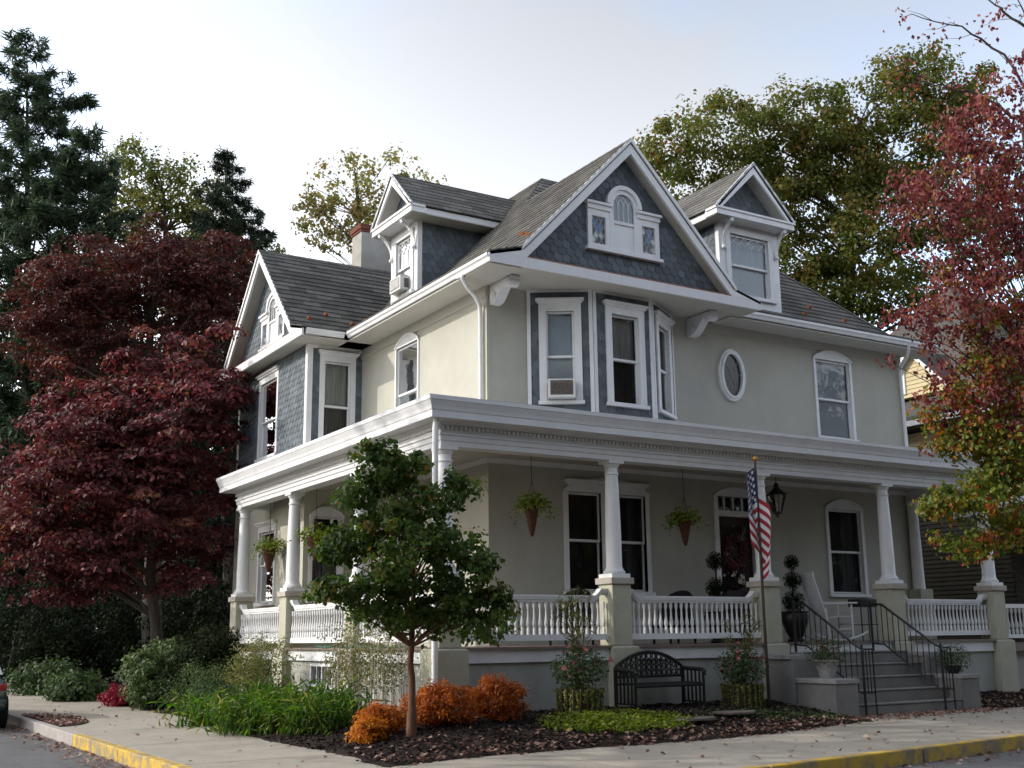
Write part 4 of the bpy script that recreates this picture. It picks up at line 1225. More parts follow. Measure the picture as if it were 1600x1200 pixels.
        for k in range(20):
            q0, q1 = w0 + (w1 - w0) * k / 20, w0 + (w1 - w0) * (k + 1) / 20
            am = .02 if i == 1 else .0
            y0_, y1_ = am * math.sin(k * 2.1), am * math.sin((k + 1) * 2.1)
            bm.quad(fr.p(q0, a, d_wall - .125 + y0_), fr.p(q1, a, d_wall - .125 + y1_), fr.p(q1, b, d_wall - .125 + y1_), fr.p(q0, b, d_wall - .125 + y0_))
        bm.build('window_curtain', cloth, o)
dormer(LEFT, 22.85, 12.26, 1.03, .085, 11.02, -.315, 22.30, 23.62, 9.0, (22.56, 23.34, 9.42, 10.76), 'curtain', 'blind_white', 'gothic', 101)
dormer(FRONT, 18.03, 12.42, 1.19, .20, 10.98, -.20, 17.23, 19.03, 8.9, (17.52, 18.72, 9.30, 10.74), 'blind_blue', 'blind_blue', 'row', 151)
emit_pieces('roof_shingle', 'roof_shingle')
emit_pieces('wall_shingle', 'grey_shingle')

# ---- chimney
ch = MB(); ch.box(12.6, 13.85, 28.6, 29.25, 9.0, 13.02); o = ch.build('chimney', 'chimney_render', house)
cc = MB()
for lay, (z0, z1, e) in enumerate(((13.021, 13.09, .03), (13.094, 13.165, .06), (13.169, 13.24, .06))):
    xx = 12.6 - e
    while xx < 13.85 + e - .05:
        x2 = min(xx + .2, 13.85 + e)
        for yy0, yy1 in ((28.6 - e, 28.6 - e + .1), (29.25 + e - .1, 29.25 + e)):
            cc.box(xx + .004, x2 - .004, yy0, yy1, z0, z1, random.random())
        xx += .2
    yy = 28.6 - e + .105
    while yy < 29.25 + e - .12:
        for xx0, xx1 in ((12.6 - e, 12.5 - e + .2), (13.85 + e - .1, 13.85 + e)):
            cc.box(xx0, xx1, yy, min(yy + .2, 29.25 + e - .105) - .008, z0, z1, random.random())
        yy += .2
cc.build('brick_cap', 'brick_red', o)

# ================================================================== PORCH
XS, YF = 8.683, 16.412                   # outer faces of the upper piers
PW = .41
PXF = [8.683, 12.105, 15.70, 19.245, 22.54]
PYS = [19.774, 23.25, 26.53]
def pier(px, py):
    mb = MB(); mb.box(px - .085, px + PW + .085, py - .085, py + PW + .085, .15, 1.43)
    mb.hexa([(px - .085, py - .085, 1.43), (px + PW + .085, py - .085, 1.43), (px + PW + .085, py + PW + .085, 1.43), (px - .085, py + PW + .085, 1.43), (px - .0, py - .0, 1.47), (px + PW, py, 1.47), (px + PW, py + PW, 1.47), (px, py + PW, 1.47)])
    mb.box(px, px + PW, py, py + PW, 1.47, 2.514)
    o = mb.build('pier', 'pier_stucco', house, bevel=.012)
    cp = MB(); cp.box(px - .045, px + PW + .045, py - .045, py + PW + .045, 2.515, 2.628); cp.build('pier_cap', 'cap_stone', o, bevel=.012)
    return o
def column(cx, cy):
    mb = MB()
    mb.box(cx - .20, cx + .20, cy - .20, cy + .20, 2.63, 2.70)
    mb.lathe([(.185, 2.70), (.195, 2.72), (.195, 2.745), (.165, 2.765), (.165, 2.78), (.150, 2.80), (.143, 2.84), (.142, 3.2), (.137, 3.7), (.122, 4.3), (.115, 4.46), (.132, 4.47), (.132, 4.495), (.114, 4.505), (.113, 4.59), (.128, 4.605), (.150, 4.65), (.152, 4.665)], cx, cy, 0, 20)
    mb.box(cx - .165, cx + .165, cy - .165, cy + .165, 4.665, 4.722)
    mb.build('column', 'white_paint', house, smooth=True)
for px in PXF:
    pier(px, YF); column(px + PW / 2, YF + PW / 2)
for py in PYS:
    pier(XS, py); column(XS + PW / 2, py + PW / 2)
# half column against the wall at the right end
MB().lathe([(.15, 2.63), (.14, 2.8), (.135, 3.4), (.118, 4.5), (.15, 4.66), (.15, 4.72)], 22.62, 18.45, 0, 16).build('column', 'white_paint', house, smooth=True)
MB().box(22.40, 22.84, 18.24, 18.598, 1.465, 2.63).build('pier', 'pier_stucco', house, bevel=.01)

# entablature swept round the corner
prof = [(-.35, 4.97), (-.35, 4.722), (-.055, 4.722), (-.055, 4.80), (-.035, 4.815), (-.035, 4.89), (-.01, 4.90), (-.01, 4.935), (-.05, 4.94), (-.05, 5.055), (-.01, 5.075), (.02, 5.117), (.29, 5.120), (.29, 5.235), (.30, 5.24), (.315, 5.30), (.345, 5.37), (.355, 5.395), (.365, 5.40), (.365, 5.47), (-.2, 5.50), (-.35, 5.50)]
YEND, XEND = 26.94, 22.95
def epath(d): return [(9.60, YEND + d), (XS - d, YEND + d), (XS - d, YF - d), (XEND + d, YF - d), (XEND + d, YW + .05)]
parts = [('architrave', 0, 9, 'weathered_white'), ('frieze', 8, 13, 'white_paint'), ('cornice', 12, 22, 'weathered_white')]
for nm, i0, i1, mt in parts:
    mb = MB(); vs, fs = [], []
    sub = prof[i0:i1]
    for d_, z_ in sub:
        for q in epath(d_): vs.append((q[0], q[1], z_))
    for i in range(len(sub) - 1):
        for k in range(4):
            fs.append((i * 5 + k, i * 5 + k + 1, (i + 1) * 5 + k + 1, (i + 1) * 5 + k))
    mb.add(vs, fs); mb.build(nm, mt, house)
dn = MB()
for k in range(int((XEND - XS + .1) / .085)):
    c = XS - .04 + k * .085
    dn.box(c, c + .05, YF + .0, YF + .052, 5.0, 5.05)
for k in range(int((YEND - YF) / .085)):
    c = YF + .06 + k * .085
    dn.box(XS + .0, XS + .052, c, c + .05, 5.0, 5.05)
dn.build('dentil_course', 'white_paint', house)['kind'] = 'stuff'
# porch roof, ceiling, floor
pr = MB()
pr.quad((XS - .365, YF - .365, 5.472), (XEND + .365, YF - .365, 5.472), (XEND + .365, YW, 5.80), (XW, YW, 5.80))
pr.quad((XS - .365, YF - .365, 5.472), (XW, YW, 5.80), (XW, WY0, 5.80), (XS - .365, WY0, 5.472))
pr.quad((XS - .365, WY0, 5.472), (WX, WY0, 5.65), (WX, YEND + .365, 5.65), (XS - .365, YEND + .365, 5.472))
pr.build('porch_roof', 'white_paint', house)
cl = MB()
cl.box(XS + .30, XW + .02, YF + .3, YEND - .05, 4.965, 5.0)
cl.box(XW + .021, XEND - .05, YF + .3, YW + .02, 4.965, 5.0)
cl.build('porch_ceiling', 'cream_soffit', house)
cm = MB()
cm.box(XW - .05, XW + .02, YW - .05, YW - .003, 4.87, 4.964)
cm.box(XW + .021, XR, YW - .05, YW - .003, 4.87, 4.964)
cm.box(XW - .05, XW - .003, YW - .003, WY0, 4.87, 4.964)
cm.build('ceiling_moulding', 'white_paint', house)
fl = MB()
fl.box(XS - .04, XW, YF - .04, YEND + .1, 1.43, ZF)
fl.box(XW + .001, XEND + .06, YF - .04, YW + .01, 1.43, ZF)
fl.build('porch_floor', 'floor_board', house)
sk = MB()
sk.box(9.19, 15.60, YF + .03, YF + .07, 1.217, 1.429)
sk.box(16.3, 19.14, YF + .0, YF + .04, 1.25, 1.429)
sk.box(19.76, 22.44, YF + .03, YF + .07, 1.217, 1.429)
sk.box(XS + .03, XS + .07, YF + .5, YEND - .4, 1.217, 1.429)
sk.build('skirt_board', 'white_paint', house)
bw = MB()
bw.box(9.15, 22.5, YF + .09, YF + .25, .1, 1.428)
bw.box(XS + .09, XS + .25, YF + .26, 20.9, .1, 1.428)
bw.box(XS + .09, XS + .25, 22.1, YEND - .1, .1, 1.428)
bw.box(XS + .09, XS + .25, 20.9, 22.1, .1, .70)
bw.box(XS + .09, XS + .25, 20.9, 22.1, 1.17, 1.428)
bw.build('porch_base_wall', 'stucco_base', house)
b2 = MB(); b2.box(XS + .10, XS + .16, 20.9, 20.98, .70, 1.17); b2.box(XS + .10, XS + .16, 22.02, 22.1, .70, 1.17); b2.box(XS + .10, XS + .16, 20.98, 22.02, 1.11, 1.17); b2.box(XS + .10, XS + .16, 20.98, 22.02, .70, .76)
b2.box(XS + .11, XS + .15, 21.48, 21.52, .76, 1.11); b2.box(XS + .11, XS + .15, 21.20, 21.23, .76, 1.11); b2.box(XS + .11, XS + .15, 21.75, 21.78, .76, 1.11)
bo = b2.build('basement_window', 'white_paint', house)
MB().quad((XS + .14, 20.98, .76), (XS + .14, 22.02, .76), (XS + .14, 22.02, 1.11), (XS + .14, 20.98, 1.11)).build('pane', 'window_glass', bo)
MB().quad((XS + .24, 20.9, .70), (XS + .24, 22.1, .70), (XS + .24, 22.1, 1.17), (XS + .24, 20.9, 1.17)).build('room_backdrop', 'dark_room', bo)

# railings with turned balusters (each baluster its own piece, one shared mesh)
bal_src = MB().lathe([(.030, 0), (.030, .10), (.020, .115), (.034, .15), (.038, .19), (.020, .30), (.016, .42), (.022, .44), (.030, .47), (.030, .55)], 0, 0, 0, 6)
bal_mesh = None
def railing(a, b, zlo=1.56, zhi=2.32, step=.118):
    global bal_mesh
    a, b = Vector(a), Vector(b); L_ = (b - a).length; dr = (b - a).normalized(); nr = Vector((dr.y, -dr.x, 0))
    fr = Frame((a.x, a.y, 0), dr, nr)
    mb = MB()
    fbox(mb, fr, 0, L_, zlo, zlo + .10, -.045, .045)
    for (w, p, q) in ((.035, 2.205, 2.245), (.055, 2.245, 2.285), (.065, 2.285, 2.32)):
        pts = [(0, p + .12), (.14, p + .12), (.20, p + .05), (.27, p), (L_ - .27, p), (L_ - .20, p + .05), (L_ - .14, p + .12), (L_, p + .12)]
        dz = q - p
        for (u0, z0), (u1, z1) in zip(pts, pts[1:]):
            mb.hexa([fr.p(u0, z0, -w), fr.p(u1, z1, -w), fr.p(u1, z1, w), fr.p(u0, z0, w), fr.p(u0, z0 + dz, -w), fr.p(u1, z1 + dz, -w), fr.p(u1, z1 + dz, w), fr.p(u0, z0 + dz, w)])
    o = mb.build('railing', 'white_paint', house)
    n = max(2, int(L_ / step))
    for k in range(n):
        u = L_ * (k + .5) / n
        p = fr.p(u, 1.658, 0)
        if bal_mesh is None:
            c = bal_src.build('baluster', 'white_paint', o, smooth=True); bal_mesh = c.data
        else:
            c = bpy.data.objects.new('baluster', bal_mesh); COL.objects.link(c); c.parent = o
        c.location = p
RC = .2
railing((PXF[0] + PW, YF + RC, 0), (PXF[1], YF + RC, 0))
railing((PXF[1] + PW, YF + RC, 0), (PXF[2], YF + RC, 0))
railing((PXF[3] + PW, YF + RC, 0), (PXF[4], YF + RC, 0))
ys = [YF] + PYS
for a, b in zip(ys, ys[1:]):
    railing((XS + .14, a + PW, 0), (XS + .14, b, 0))

# front steps with cheek blocks
steps = empty('front_steps'); steps.parent = house
for x0, x1, y0, y1, z1 in ((15.63, 16.20, 14.72, 15.64, .75), (15.56, 16.20, 15.641, 16.33, 1.165), (19.10, 19.62, 14.78, 15.55, .75), (19.10, 19.70, 15.551, 16.33, 1.165)):
    MB().box(x0, x1, y0, y1, .05, z1).build('cheek_block', 'step_concrete', steps, bevel=.012)
for x0, x1, y0, y1, z in ((15.60, 16.215, 14.69, 15.67, .751), (15.52, 16.215, 15.68, 16.32, 1.166), (19.085, 19.65, 14.75, 15.58, .751), (19.085, 19.73, 15.59, 16.32, 1.166)):
    MB().box(x0, x1, y0, y1, z, z + .082).build('cheek_cap', 'stone_urn', steps, bevel=.01)
for k in range(5):
    z = 1.28 - .225 * k
    mb = MB(); mb.box(16.205, 19.095, 16.0 - .3 * k, 16.40 if k == 0 else 16.30 - .3 * k + .05, .05, z - .03)
    mb.box(16.205, 19.095, 15.975 - .3 * k, 16.41 if k == 0 else 16.34 - .3 * k, z - .029, z)
    mb.build('step', 'step_concrete', steps, bevel=.012)
def stair_railing(x, y0, y1):
    mb = MB()
    top = [(x, 16.34, 2.20), (x, 16.05, 2.18), (x, y1 + .12, 1.40), (x, y1, 1.34), (x, y1 - .04, 1.26)]
    bot = [(x, 16.34, 1.42), (x, 16.05, 1.40), (x, y1 + .12, .60), (x, y1, .56)]
    mb.tube(top, .024, 6); mb.tube(bot, .016, 6)
    mb.tube([(x, 16.34, 1.28), (x, 16.34, 2.26)], .026, 6)
    mb.tube([(x, y1, .2), (x, y1, 1.42)], .026, 6)
    # little return at the foot
    s = 1 if x > 17.5 else -1
    mb.tube([(x, y1, 1.34), (x + .25, y1 - .02, 1.34)], .018, 6); mb.tube([(x, y1, .58), (x + .25, y1 - .02, .58)], .014, 6)
    mb.tube([(x + .25, y1 - .02, .2), (x + .25, y1 - .02, 1.36)], .016, 6)
    o = mb.build('stair_railing', 'black_iron', house, smooth=True)
    n = 12
    for k in range(1, n):
        yy = 16.34 + (y1 - 16.34) * k / n
        zt = interp(-yy, [(-16.34, 2.20), (-16.05, 2.18), (-y1 - .12, 1.40), (-y1, 1.34)])
        zb = interp(-yy, [(-16.34, 1.42), (-16.05, 1.40), (-y1 - .12, .60), (-y1, .56)])
        MB().tube([(x, yy, zb), (x, yy, zt)], .010, 5).build('baluster', 'black_iron', o)
    for k in (1, 2):
        MB().tube([(x + .25 * k / 3, y1 - .01, .58), (x + .25 * k / 3, y1 - .01, 1.34)], .010, 5).build('baluster', 'black_iron', o)
stair_railing(16.36, 16.3, 14.72)
stair_railing(18.50, 16.3, 14.72)
base_root(house, (16.8, 22.0, 0.2))

# ================================================================== NEIGHBOUR HOUSE (right)
nb = empty('neighbour_house')
tag(nb, 'pale yellow clapboard house with grey roof beyond the red maple', 'house')
NX, NY0, NY1 = 27.6, 19.4, 29.0
def clap(fr, u0, u1f, z0, z1, holes=(), rake=None):
    z = z0
    mb = MB()
    while z < z1:
        uu0, uu1 = (u0, u1f) if rake is None else rake(z)
        segs = [(uu0, uu1)]
        for h in holes:
            if h[2] < z + .06 < h[3]:
                segs = [s for a, b in segs for s in ((a, max(a, min(b, h[0]))), (min(b, max(a, h[1])), b))]
        for a, b in segs:
            if b - a > .05:
                mb.hexa([fr.p(a, z, 0), fr.p(b, z, 0), fr.p(b, z, .028), fr.p(a, z, .028), fr.p(a, z + .125, 0), fr.p(b, z + .125, 0), fr.p(b, z + .125, .008), fr.p(a, z + .125, .008)], random.random())
        z += .125
    return mb
NL = Frame((NX, 0, 0), (0, 1, 0), (-1, 0, 0)); NF = Frame((0, NY0, 0), (1, 0, 0), (0, -1, 0)); NG = Frame((NX + .10, 0, 0), (0, 1, 0), (-1, 0, 0))
NM, NAP, NBS = 22.1, 9.85, 8.50
NH = (22.42, 22.98, 8.62, 9.36)
bx = MB(); bx.box(NX + .05, 38, NY0 + .05, NY1, .2, 7.6); bx.build('wall', 'siding_shade_tone', nb)
clap(NL, NY0, NY1, 5.0, 7.3).build('siding', 'siding_yellow', nb)
clap(NL, NY0, NY1, .3, 5.0).build('siding', 'siding_shade_tone', nb)  # lower courses coloured dark to stand for the shade between the houses
clap(NF, NX, 38, 5.0, 7.3).build('siding', 'siding_yellow', nb)
clap(NF, NX, 38, .3, 5.0).build('siding', 'siding_shade_tone', nb)
bx = MB(); bx.prism([(NX + .12, NM - 1.3, NBS), (NX + .12, NM + 1.3, NBS), (NX + .12, NM, NAP)], (4, 0, 0)); bx.build('gable_wall', 'siding_yellow', nb)
clap(NG, 0, 0, NBS, NAP - .1, [NH], rake=lambda z: (NM - (NAP - z) * .96, NM + (NAP - z) * .96)).build('siding', 'siding_yellow', nb)
nw = MB()
for a, b, p, q in ((NH[0], NH[0] + .07, NH[2], NH[3]), (NH[1] - .07, NH[1], NH[2], NH[3]), (NH[0] + .07, NH[1] - .07, NH[2], NH[2] + .07), (NH[0] + .07, NH[1] - .07, NH[3] - .07, NH[3]), (NH[0] + .07, NH[1] - .07, 8.97, 9.02), (22.68, 22.72, 9.02, 9.29)):
    fbox(nw, NG, a, b, p, q, .0, .06)
o = nw.build('window', 'white_paint', nb)
m_ = MB(); fbox(m_, NG, NH[0] + .07, NH[1] - .07, NH[2] + .07, NH[3] - .07, .0, .02); m_.build('pane', 'stained_dark', o)
for s in (-1, 1):
    e = NM + s * 1.45
    mb = MB(); mb.prism([(NX - .12, NM, NAP + .10), (NX - .12, e, NBS - .02), (NX - .12, e, NBS - .12), (NX - .12, NM, NAP)], (4.5, 0, 0)); mb.build('gable_roof', 'roof_shingle', nb)
    mb = MB(); mb.prism([(NX - .15, NM, NAP + .08), (NX - .15, e, NBS - .04), (NX - .15, e, NBS - .16), (NX - .15, NM, NAP - .06)], (.03, 0, 0)); mb.build('rake_board', 'white_paint', nb)
ex0, ex1, ey0, ey1, rz = NX - .55, 38.5, NY0 - .55, NY1 + .55, 13.2
cx0, cx1, cym = 32.6, 34.0, (NY0 + NY1) / 2
for q in ([(ex0, ey0), (ex0, ey1), (cx0, cym)], [(ex0, ey0), (cx0, cym), (cx1, cym), (ex1, ey0)], [(ex0, ey1), (ex1, ey1), (cx1, cym), (cx0, cym)], [(ex1, ey0), (cx1, cym), (ex1, ey1)]):
    pts = [Vector((x, y, 7.65 if (x, y) not in ((cx0, cym), (cx1, cym)) else rz)) for x, y in q]
    n_ = (pts[1] - pts[0]).cross(pts[2] - pts[0]).normalized()
    if n_.z < 0: n_ = -n_
    MB().prism([p - n_ * .05 for p in pts], n_ * .05).build('roof', 'roof_shingle', nb)
MB().box(ex0 - .03, ex0 + .02, ey0, ey1, 7.50, 7.66).build('fascia', 'white_paint', nb)
MB().box(ex0 + .02, NX, ey0, ey1, 7.45, 7.50).build('soffit', 'siding_shade_tone', nb)
# its porch on the front, mostly behind the maple
pm = MB(); pm.box(23.12, 37, 16.55, NY0, 1.2, 1.35); pm.build('porch_floor', 'floor_board', nb)
pm = MB(); pm.box(25.2, 37, 16.3, NY0, 4.5, 4.95); pm.build('porch_roof', 'white_paint', nb)
pm = MB(); pm.box(23.14, 37, 16.75, 16.9, .2, 1.2); pm.build('porch_base', 'stucco_base', nb)
for cx in (25.7, 29.2, 32.7):
    MB().lathe([(.17, 1.35), (.15, 1.5), (.14, 3.0), (.12, 4.4), (.17, 4.5)], cx, 16.8, 0, 14).build('column', 'white_paint', nb, smooth=True)
for cx0, cx1 in ((23.15, 25.5), (25.9, 29.0), (29.4, 32.5)):
    mb = MB(); mb.box(cx0, cx1, 16.76, 16.84, 2.15, 2.24); mb.box(cx0, cx1, 16.77, 16.83, 1.48, 1.56); o = mb.build('railing', 'white_paint', nb)
    n = int((cx1 - cx0) / .14)
    for k in range(n):
        c = bpy.data.objects.new('baluster', bal_mesh); COL.objects.link(c); c.parent = o
        c.location = (cx0 + (cx1 - cx0) * (k + .5) / n, 16.8, 1.56); c.scale = (1, 1, 1.09)
base_root(nb, (32, 24, .2))

# ================================================================== THINGS ON AND AROUND THE PORCH
def tuft(center, r, n, flat=1.0, up=.4):
    """n points in a ball round center with outward normals."""
    v = rng.normal(size=(n, 3)); v /= np.linalg.norm(v, axis=1, keepdims=True)
    rad = r * rng.random((n, 1)) ** .45
    p = v * rad; p[:, 2] *= flat
    nr = v + rng.normal(0, .5, (n, 3)) + np.array([0, 0, up])
    return p + np.asarray(center), nr

def hanging_basket(x, y, zc, label, h=.60, rt=.135, leaf='leaf_lime', spread=.46, seed=0):
    o = empty('hanging_basket'); tag(o, label, 'basket', 'cone baskets hanging under the porch ceiling')
    mb = MB(); prof = []
    for k in range(15):
        t = k / 14
        prof.append((.02 + (rt - .02) * t ** .8 + .006 * (k % 2), -h + h * t))
    mb.lathe(prof, x, y, zc, 12); mb.build('basket_cone', 'wicker', o, smooth=True)
    cb = MB()
    cb.tube([(x, y, 4.96), (x + .01, y, zc + .45)], .006, 5)
    for k in range(3):
        a = 2.1 * k; cb.tube([(x + rt * math.cos(a), y + rt * math.sin(a), zc), (x + .01, y, zc + .46)], .005, 4)
    cb.build('chain', 'black_iron', o)
    P, Nn = tuft((x, y, zc + .06), spread * .75, 330, .6)
    P2 = []
    for k in range(20):
        a = rng.uniform(0, 6.28); rr = spread * rng.uniform(.7, 1.15); dz = rng.uniform(.02, .28)
        for t in np.linspace(.2, 1, 14):
            P2.append((x + math.cos(a) * rr * t, y + math.sin(a) * rr * t, zc + .12 * math.sin(t * 3) - dz * t * t))
    P2 = np.array(P2) + rng.normal(0, .025, (len(P2), 3))
    C = np.vstack([P, P2]); NN = np.vstack([Nn, rng.normal(0, .5, (len(P2), 3)) + [0, 0, 1]])
    leaf_mesh('foliage', leaf, o, C, NN, rng.uniform(.045, .085, len(C)), .7)
    base_root(o, (x, y, zc - h))
hanging_basket(9.2, 25.85, 3.72, 'brown cone basket of trailing lime plants, leftmost under the side porch', .56, .17, 'leaf_lime', .52)
hanging_basket(9.2, 23.0, 3.75, 'brown cone basket of spreading lime plants behind the young green maple', .50, .18, 'leaf_lime', .60)
hanging_basket(11.02, 17.3, 3.92, 'brown cone basket with trailing vine left of the paired window', .55)
hanging_basket(14.55, 17.3, 3.82, 'brown cone basket with thin trailing vine between paired window and door', .50)

# lantern
ln = empty('hanging_lantern'); tag(ln, 'black iron six-sided lantern hanging by the front door', 'lantern')
lx, ly = 17.24, 17.5
mb = MB(); mb.tube([(lx, ly, 4.96), (lx, ly, 4.72)], .008, 5); mb.lathe([(.02, 4.74), (.06, 4.68), (.05, 4.64), (.10, 4.58), (.20, 4.50), (.21, 4.47)], lx, ly, 0, 6); mb.lathe([(.04, 4.06), (.10, 4.09), (.10, 4.12)], lx, ly, 0, 6)
mb.sphere((lx, ly, 4.03), .03, 8, 6)
for k in range(6):
    a = math.pi * k / 3; mb.tube([(lx + .20 * math.cos(a), ly + .20 * math.sin(a), 4.48), (lx + .10 * math.cos(a), ly + .10 * math.sin(a), 4.12)], .009, 4)
    mb.tube([(lx + .20 * math.cos(a), ly + .20 * math.sin(a), 4.48), (lx + .27 * math.cos(a), ly + .27 * math.sin(a), 4.53)], .007, 4)
mb.build('lantern_frame', 'black_iron', ln)
mb = MB(); mb.lathe([(.09, 4.125), (.19, 4.465)], lx, ly, 0, 6); mb.build('lantern_glass', 'window_glass', ln)
mb = MB(); mb.lathe([(.025, 4.12), (.025, 4.25), (.012, 4.30)], lx, ly, 0, 8); mb.build('candle', 'white_paint', ln)
base_root(ln, (lx, ly, 4.0))

# topiaries
def topiary(x, y, balls, label, urn=True):
    o = empty('topiary'); tag(o, label, 'topiary', 'ball topiaries beside the front door')
    mb = MB(); mb.lathe([(.16, ZF), (.18, ZF + .03), (.13, ZF + .08), (.20, ZF + .20), (.27, ZF + .40), (.29, ZF + .52), (.26, ZF + .58), (.29, ZF + .62)], x, y, 0, 18); mb.build('urn', 'black_iron', o, smooth=True)
    MB().tube([(x, y, ZF + .6), (x, y, balls[-1][0])], .02, 6).build('stem', 'bark_grey', o)
    for zc, r in balls:
        P, Nn = tuft((x, y, zc), r, int(900 * (r / .2) ** 2)); leaf_mesh('leaf_ball', 'leaf_dark', o, P, Nn, rng.uniform(.03, .055, len(P)), .6)
    base_root(o, (x, y, ZF))
topiary(17.74, 17.7, [(2.28, .25), (2.72, .20), (3.10, .17)], 'three-ball dark topiary in black urn right of the flagpole')
topiary(15.95, 18.05, [(2.55, .24), (3.10, .20)], 'dark ball topiary on the left of the front door')
# wreath on the door
wr = MB(); N_ = 26
vs = [];
for k in range(N_):
    a = 2 * math.pi * k / N_
    vs.append((17.08 + .26 * math.cos(a), YW + .07, 3.35 + .30 * math.sin(a)))
P = np.array(vs).repeat(26, 0) + rng.normal(0, .05, (N_ * 26, 3)) * np.array([1, .5, 1])
o = leaf_mesh('door_wreath', 'leaf_dogwood', None, P, rng.normal(0, .4, (len(P), 3)) + [0, -1, .2], rng.uniform(.04, .09, len(P)), .6)
tag(o, 'dark red wreath hanging on the front door', 'wreath')

# rocking chair
rk = empty('rocking_chair'); tag(rk, 'white wooden slatted rocking chair at the top of the steps', 'chair')
def rocking_chair(root, cx, cy, ang):
    ca, sa = math.cos(ang), math.sin(ang)
    def T(f, s, z): f, s, z = 1.16 * f, 1.16 * s, 1.16 * z; return (cx + f * ca - s * sa, cy + f * sa + s * ca, ZF + z)     # f forward, s sideways
    for s in (-.27, .27):
        m1 = MB(); pts = [T(-.48 + 1.0 * t, s, .02 + .13 * (2 * t - .95) ** 2) for t in [k / 10 for k in range(11)]]; m1.tube(pts, .022, 6); m1.build('rocker', 'white_chair', root, smooth=True)
        m1 = MB(); m1.tube([T(.24, s, .05), T(.24, s, .64)], .022, 6); m1.build('leg', 'white_chair', root)
        m1 = MB(); m1.tube([T(-.20, s, .04), T(-.24, s, .45), T(-.46, s, 1.18)], .022, 6); m1.build('leg', 'white_chair', root)
        m1 = MB(); p = [T(-.30, s - .045, .655), T(.34, s - .05, .655), T(.34, s + .05, .655), T(-.30, s + .045, .655)]; m1.prism(p, (0, 0, .03)); m1.build('armrest', 'white_chair', root)
        m1 = MB(); m1.tube([T(.24, s, .22), T(-.21, s, .20)], .014, 5); m1.build('stretcher', 'white_chair', root)
    for z in (.18, .30): MB().tube([T(.24, -.27, z), T(.24, .27, z)], .014, 5).build('stretcher', 'white_chair', root)
    for k in range(9):
        f = -.22 + .058 * k
        p = [T(f, -.27, .43 - .10 * (.25 - f) * .5), T(f + .048, -.27, .433 - .10 * (.25 - f) * .5), T(f + .048, .27, .433 - .10 * (.25 - f) * .5), T(f, .27, .43 - .10 * (.25 - f) * .5)]
        MB().prism(p, (0, 0, .018)).build('seat_slat', 'white_chair', root)
    for k in range(7):
        s = -.225 + .075 * k
        a, b = T(-.245, s - .024, .50), T(-.445, s - .024, 1.12)
        a2, b2 = T(-.245, s + .024, .50), T(-.445, s + .024, 1.12)
        MB().prism([a, a2, b2, b], Vector(T(.014, 0, 0)) - Vector(T(0, 0, 0))).build('back_slat', 'white_chair', root)
    for f, z in ((-.245, .48), (-.45, 1.12)):
        MB().prism([T(f, -.28, z), T(f, .28, z), T(f, .28, z + .10), T(f, -.28, z + .10)], Vector(T(.022, 0, 0)) - Vector(T(0, 0, 0))).build('back_rail', 'white_chair', root)
rocking_chair(rk, 18.38, 17.25, math.radians(-22))
base_root(rk, (18.38, 17.25, ZF))

# black stand by the steps
st = empty('plant_stand'); tag(st, 'black metal box on thin legs beside the rocking chair', 'stand')
mb = MB(); mb.box(19.02, 19.62, 17.05, 17.4, 2.17, 2.33); mb.build('box', 'black_iron', st, bevel=.01)
for sx in (19.06, 19.58):
    for sy in (17.09, 17.36): MB().tube([(sx, sy, ZF), (sx, sy, 2.17)], .013, 5).build('leg', 'black_iron', st)
mb = MB(); mb.tube([(19.06, 17.09, 1.8), (19.58, 17.09, 1.8)], .010, 5); mb.tube([(19.06, 17.36, 1.8), (19.58, 17.36, 1.8)], .010, 5); mb.build('brace', 'black_iron', st)
base_root(st, (19.3, 17.2, ZF))

# wicker armchairs behind the railing
def wicker_chair(cx, cy, label):
    o = empty('wicker_armchair'); tag(o, label, 'chair', 'dark wicker armchairs behind the front railing')
    mb = MB(); vs, fs = [], []
    n = 15
    for i in range(n):
        t = i / (n - 1); a = math.pi * t
        x_, y_ = cx + .40 * math.cos(a), cy - .30 * math.sin(a) + .05
        zt = ZF + .62 + .38 * math.sin(a) ** .7
        for q, zz in ((0, ZF + .30), (.0, zt), (.05, zt)):
            vs.append((x_ * 1.0 - (x_ - cx) * q, y_ + (cy - y_) * q * .6, zz))
        vs.append((x_ - (x_ - cx) * .12, y_ + .05, ZF + .30))
    for i in range(n - 1):
        for s in range(3): fs.append((i * 4 + s, i * 4 + s + 1, (i + 1) * 4 + s + 1, (i + 1) * 4 + s))
    mb.add(vs, fs); mb.build('backrest', 'black_wicker', o, smooth=True)
    MB().box(cx - .34, cx + .34, cy - .2, cy + .36, ZF + .30, ZF + .44).build('seat', 'black_wicker', o, bevel=.03)
    for a in (-.3, .3):
        for b in (-.17, .33): MB().tube([(cx + a, cy + b, ZF), (cx + a, cy + b, ZF + .3)], .025, 6).build('leg', 'black_wicker', o)
    base_root(o, (cx, cy, ZF))
wicker_chair(12.05, 17.55, 'dark wicker armchair behind the railing, left of the second column')
wicker_chair(14.45, 17.55, 'dark wicker armchair behind the railing, right of the second column')

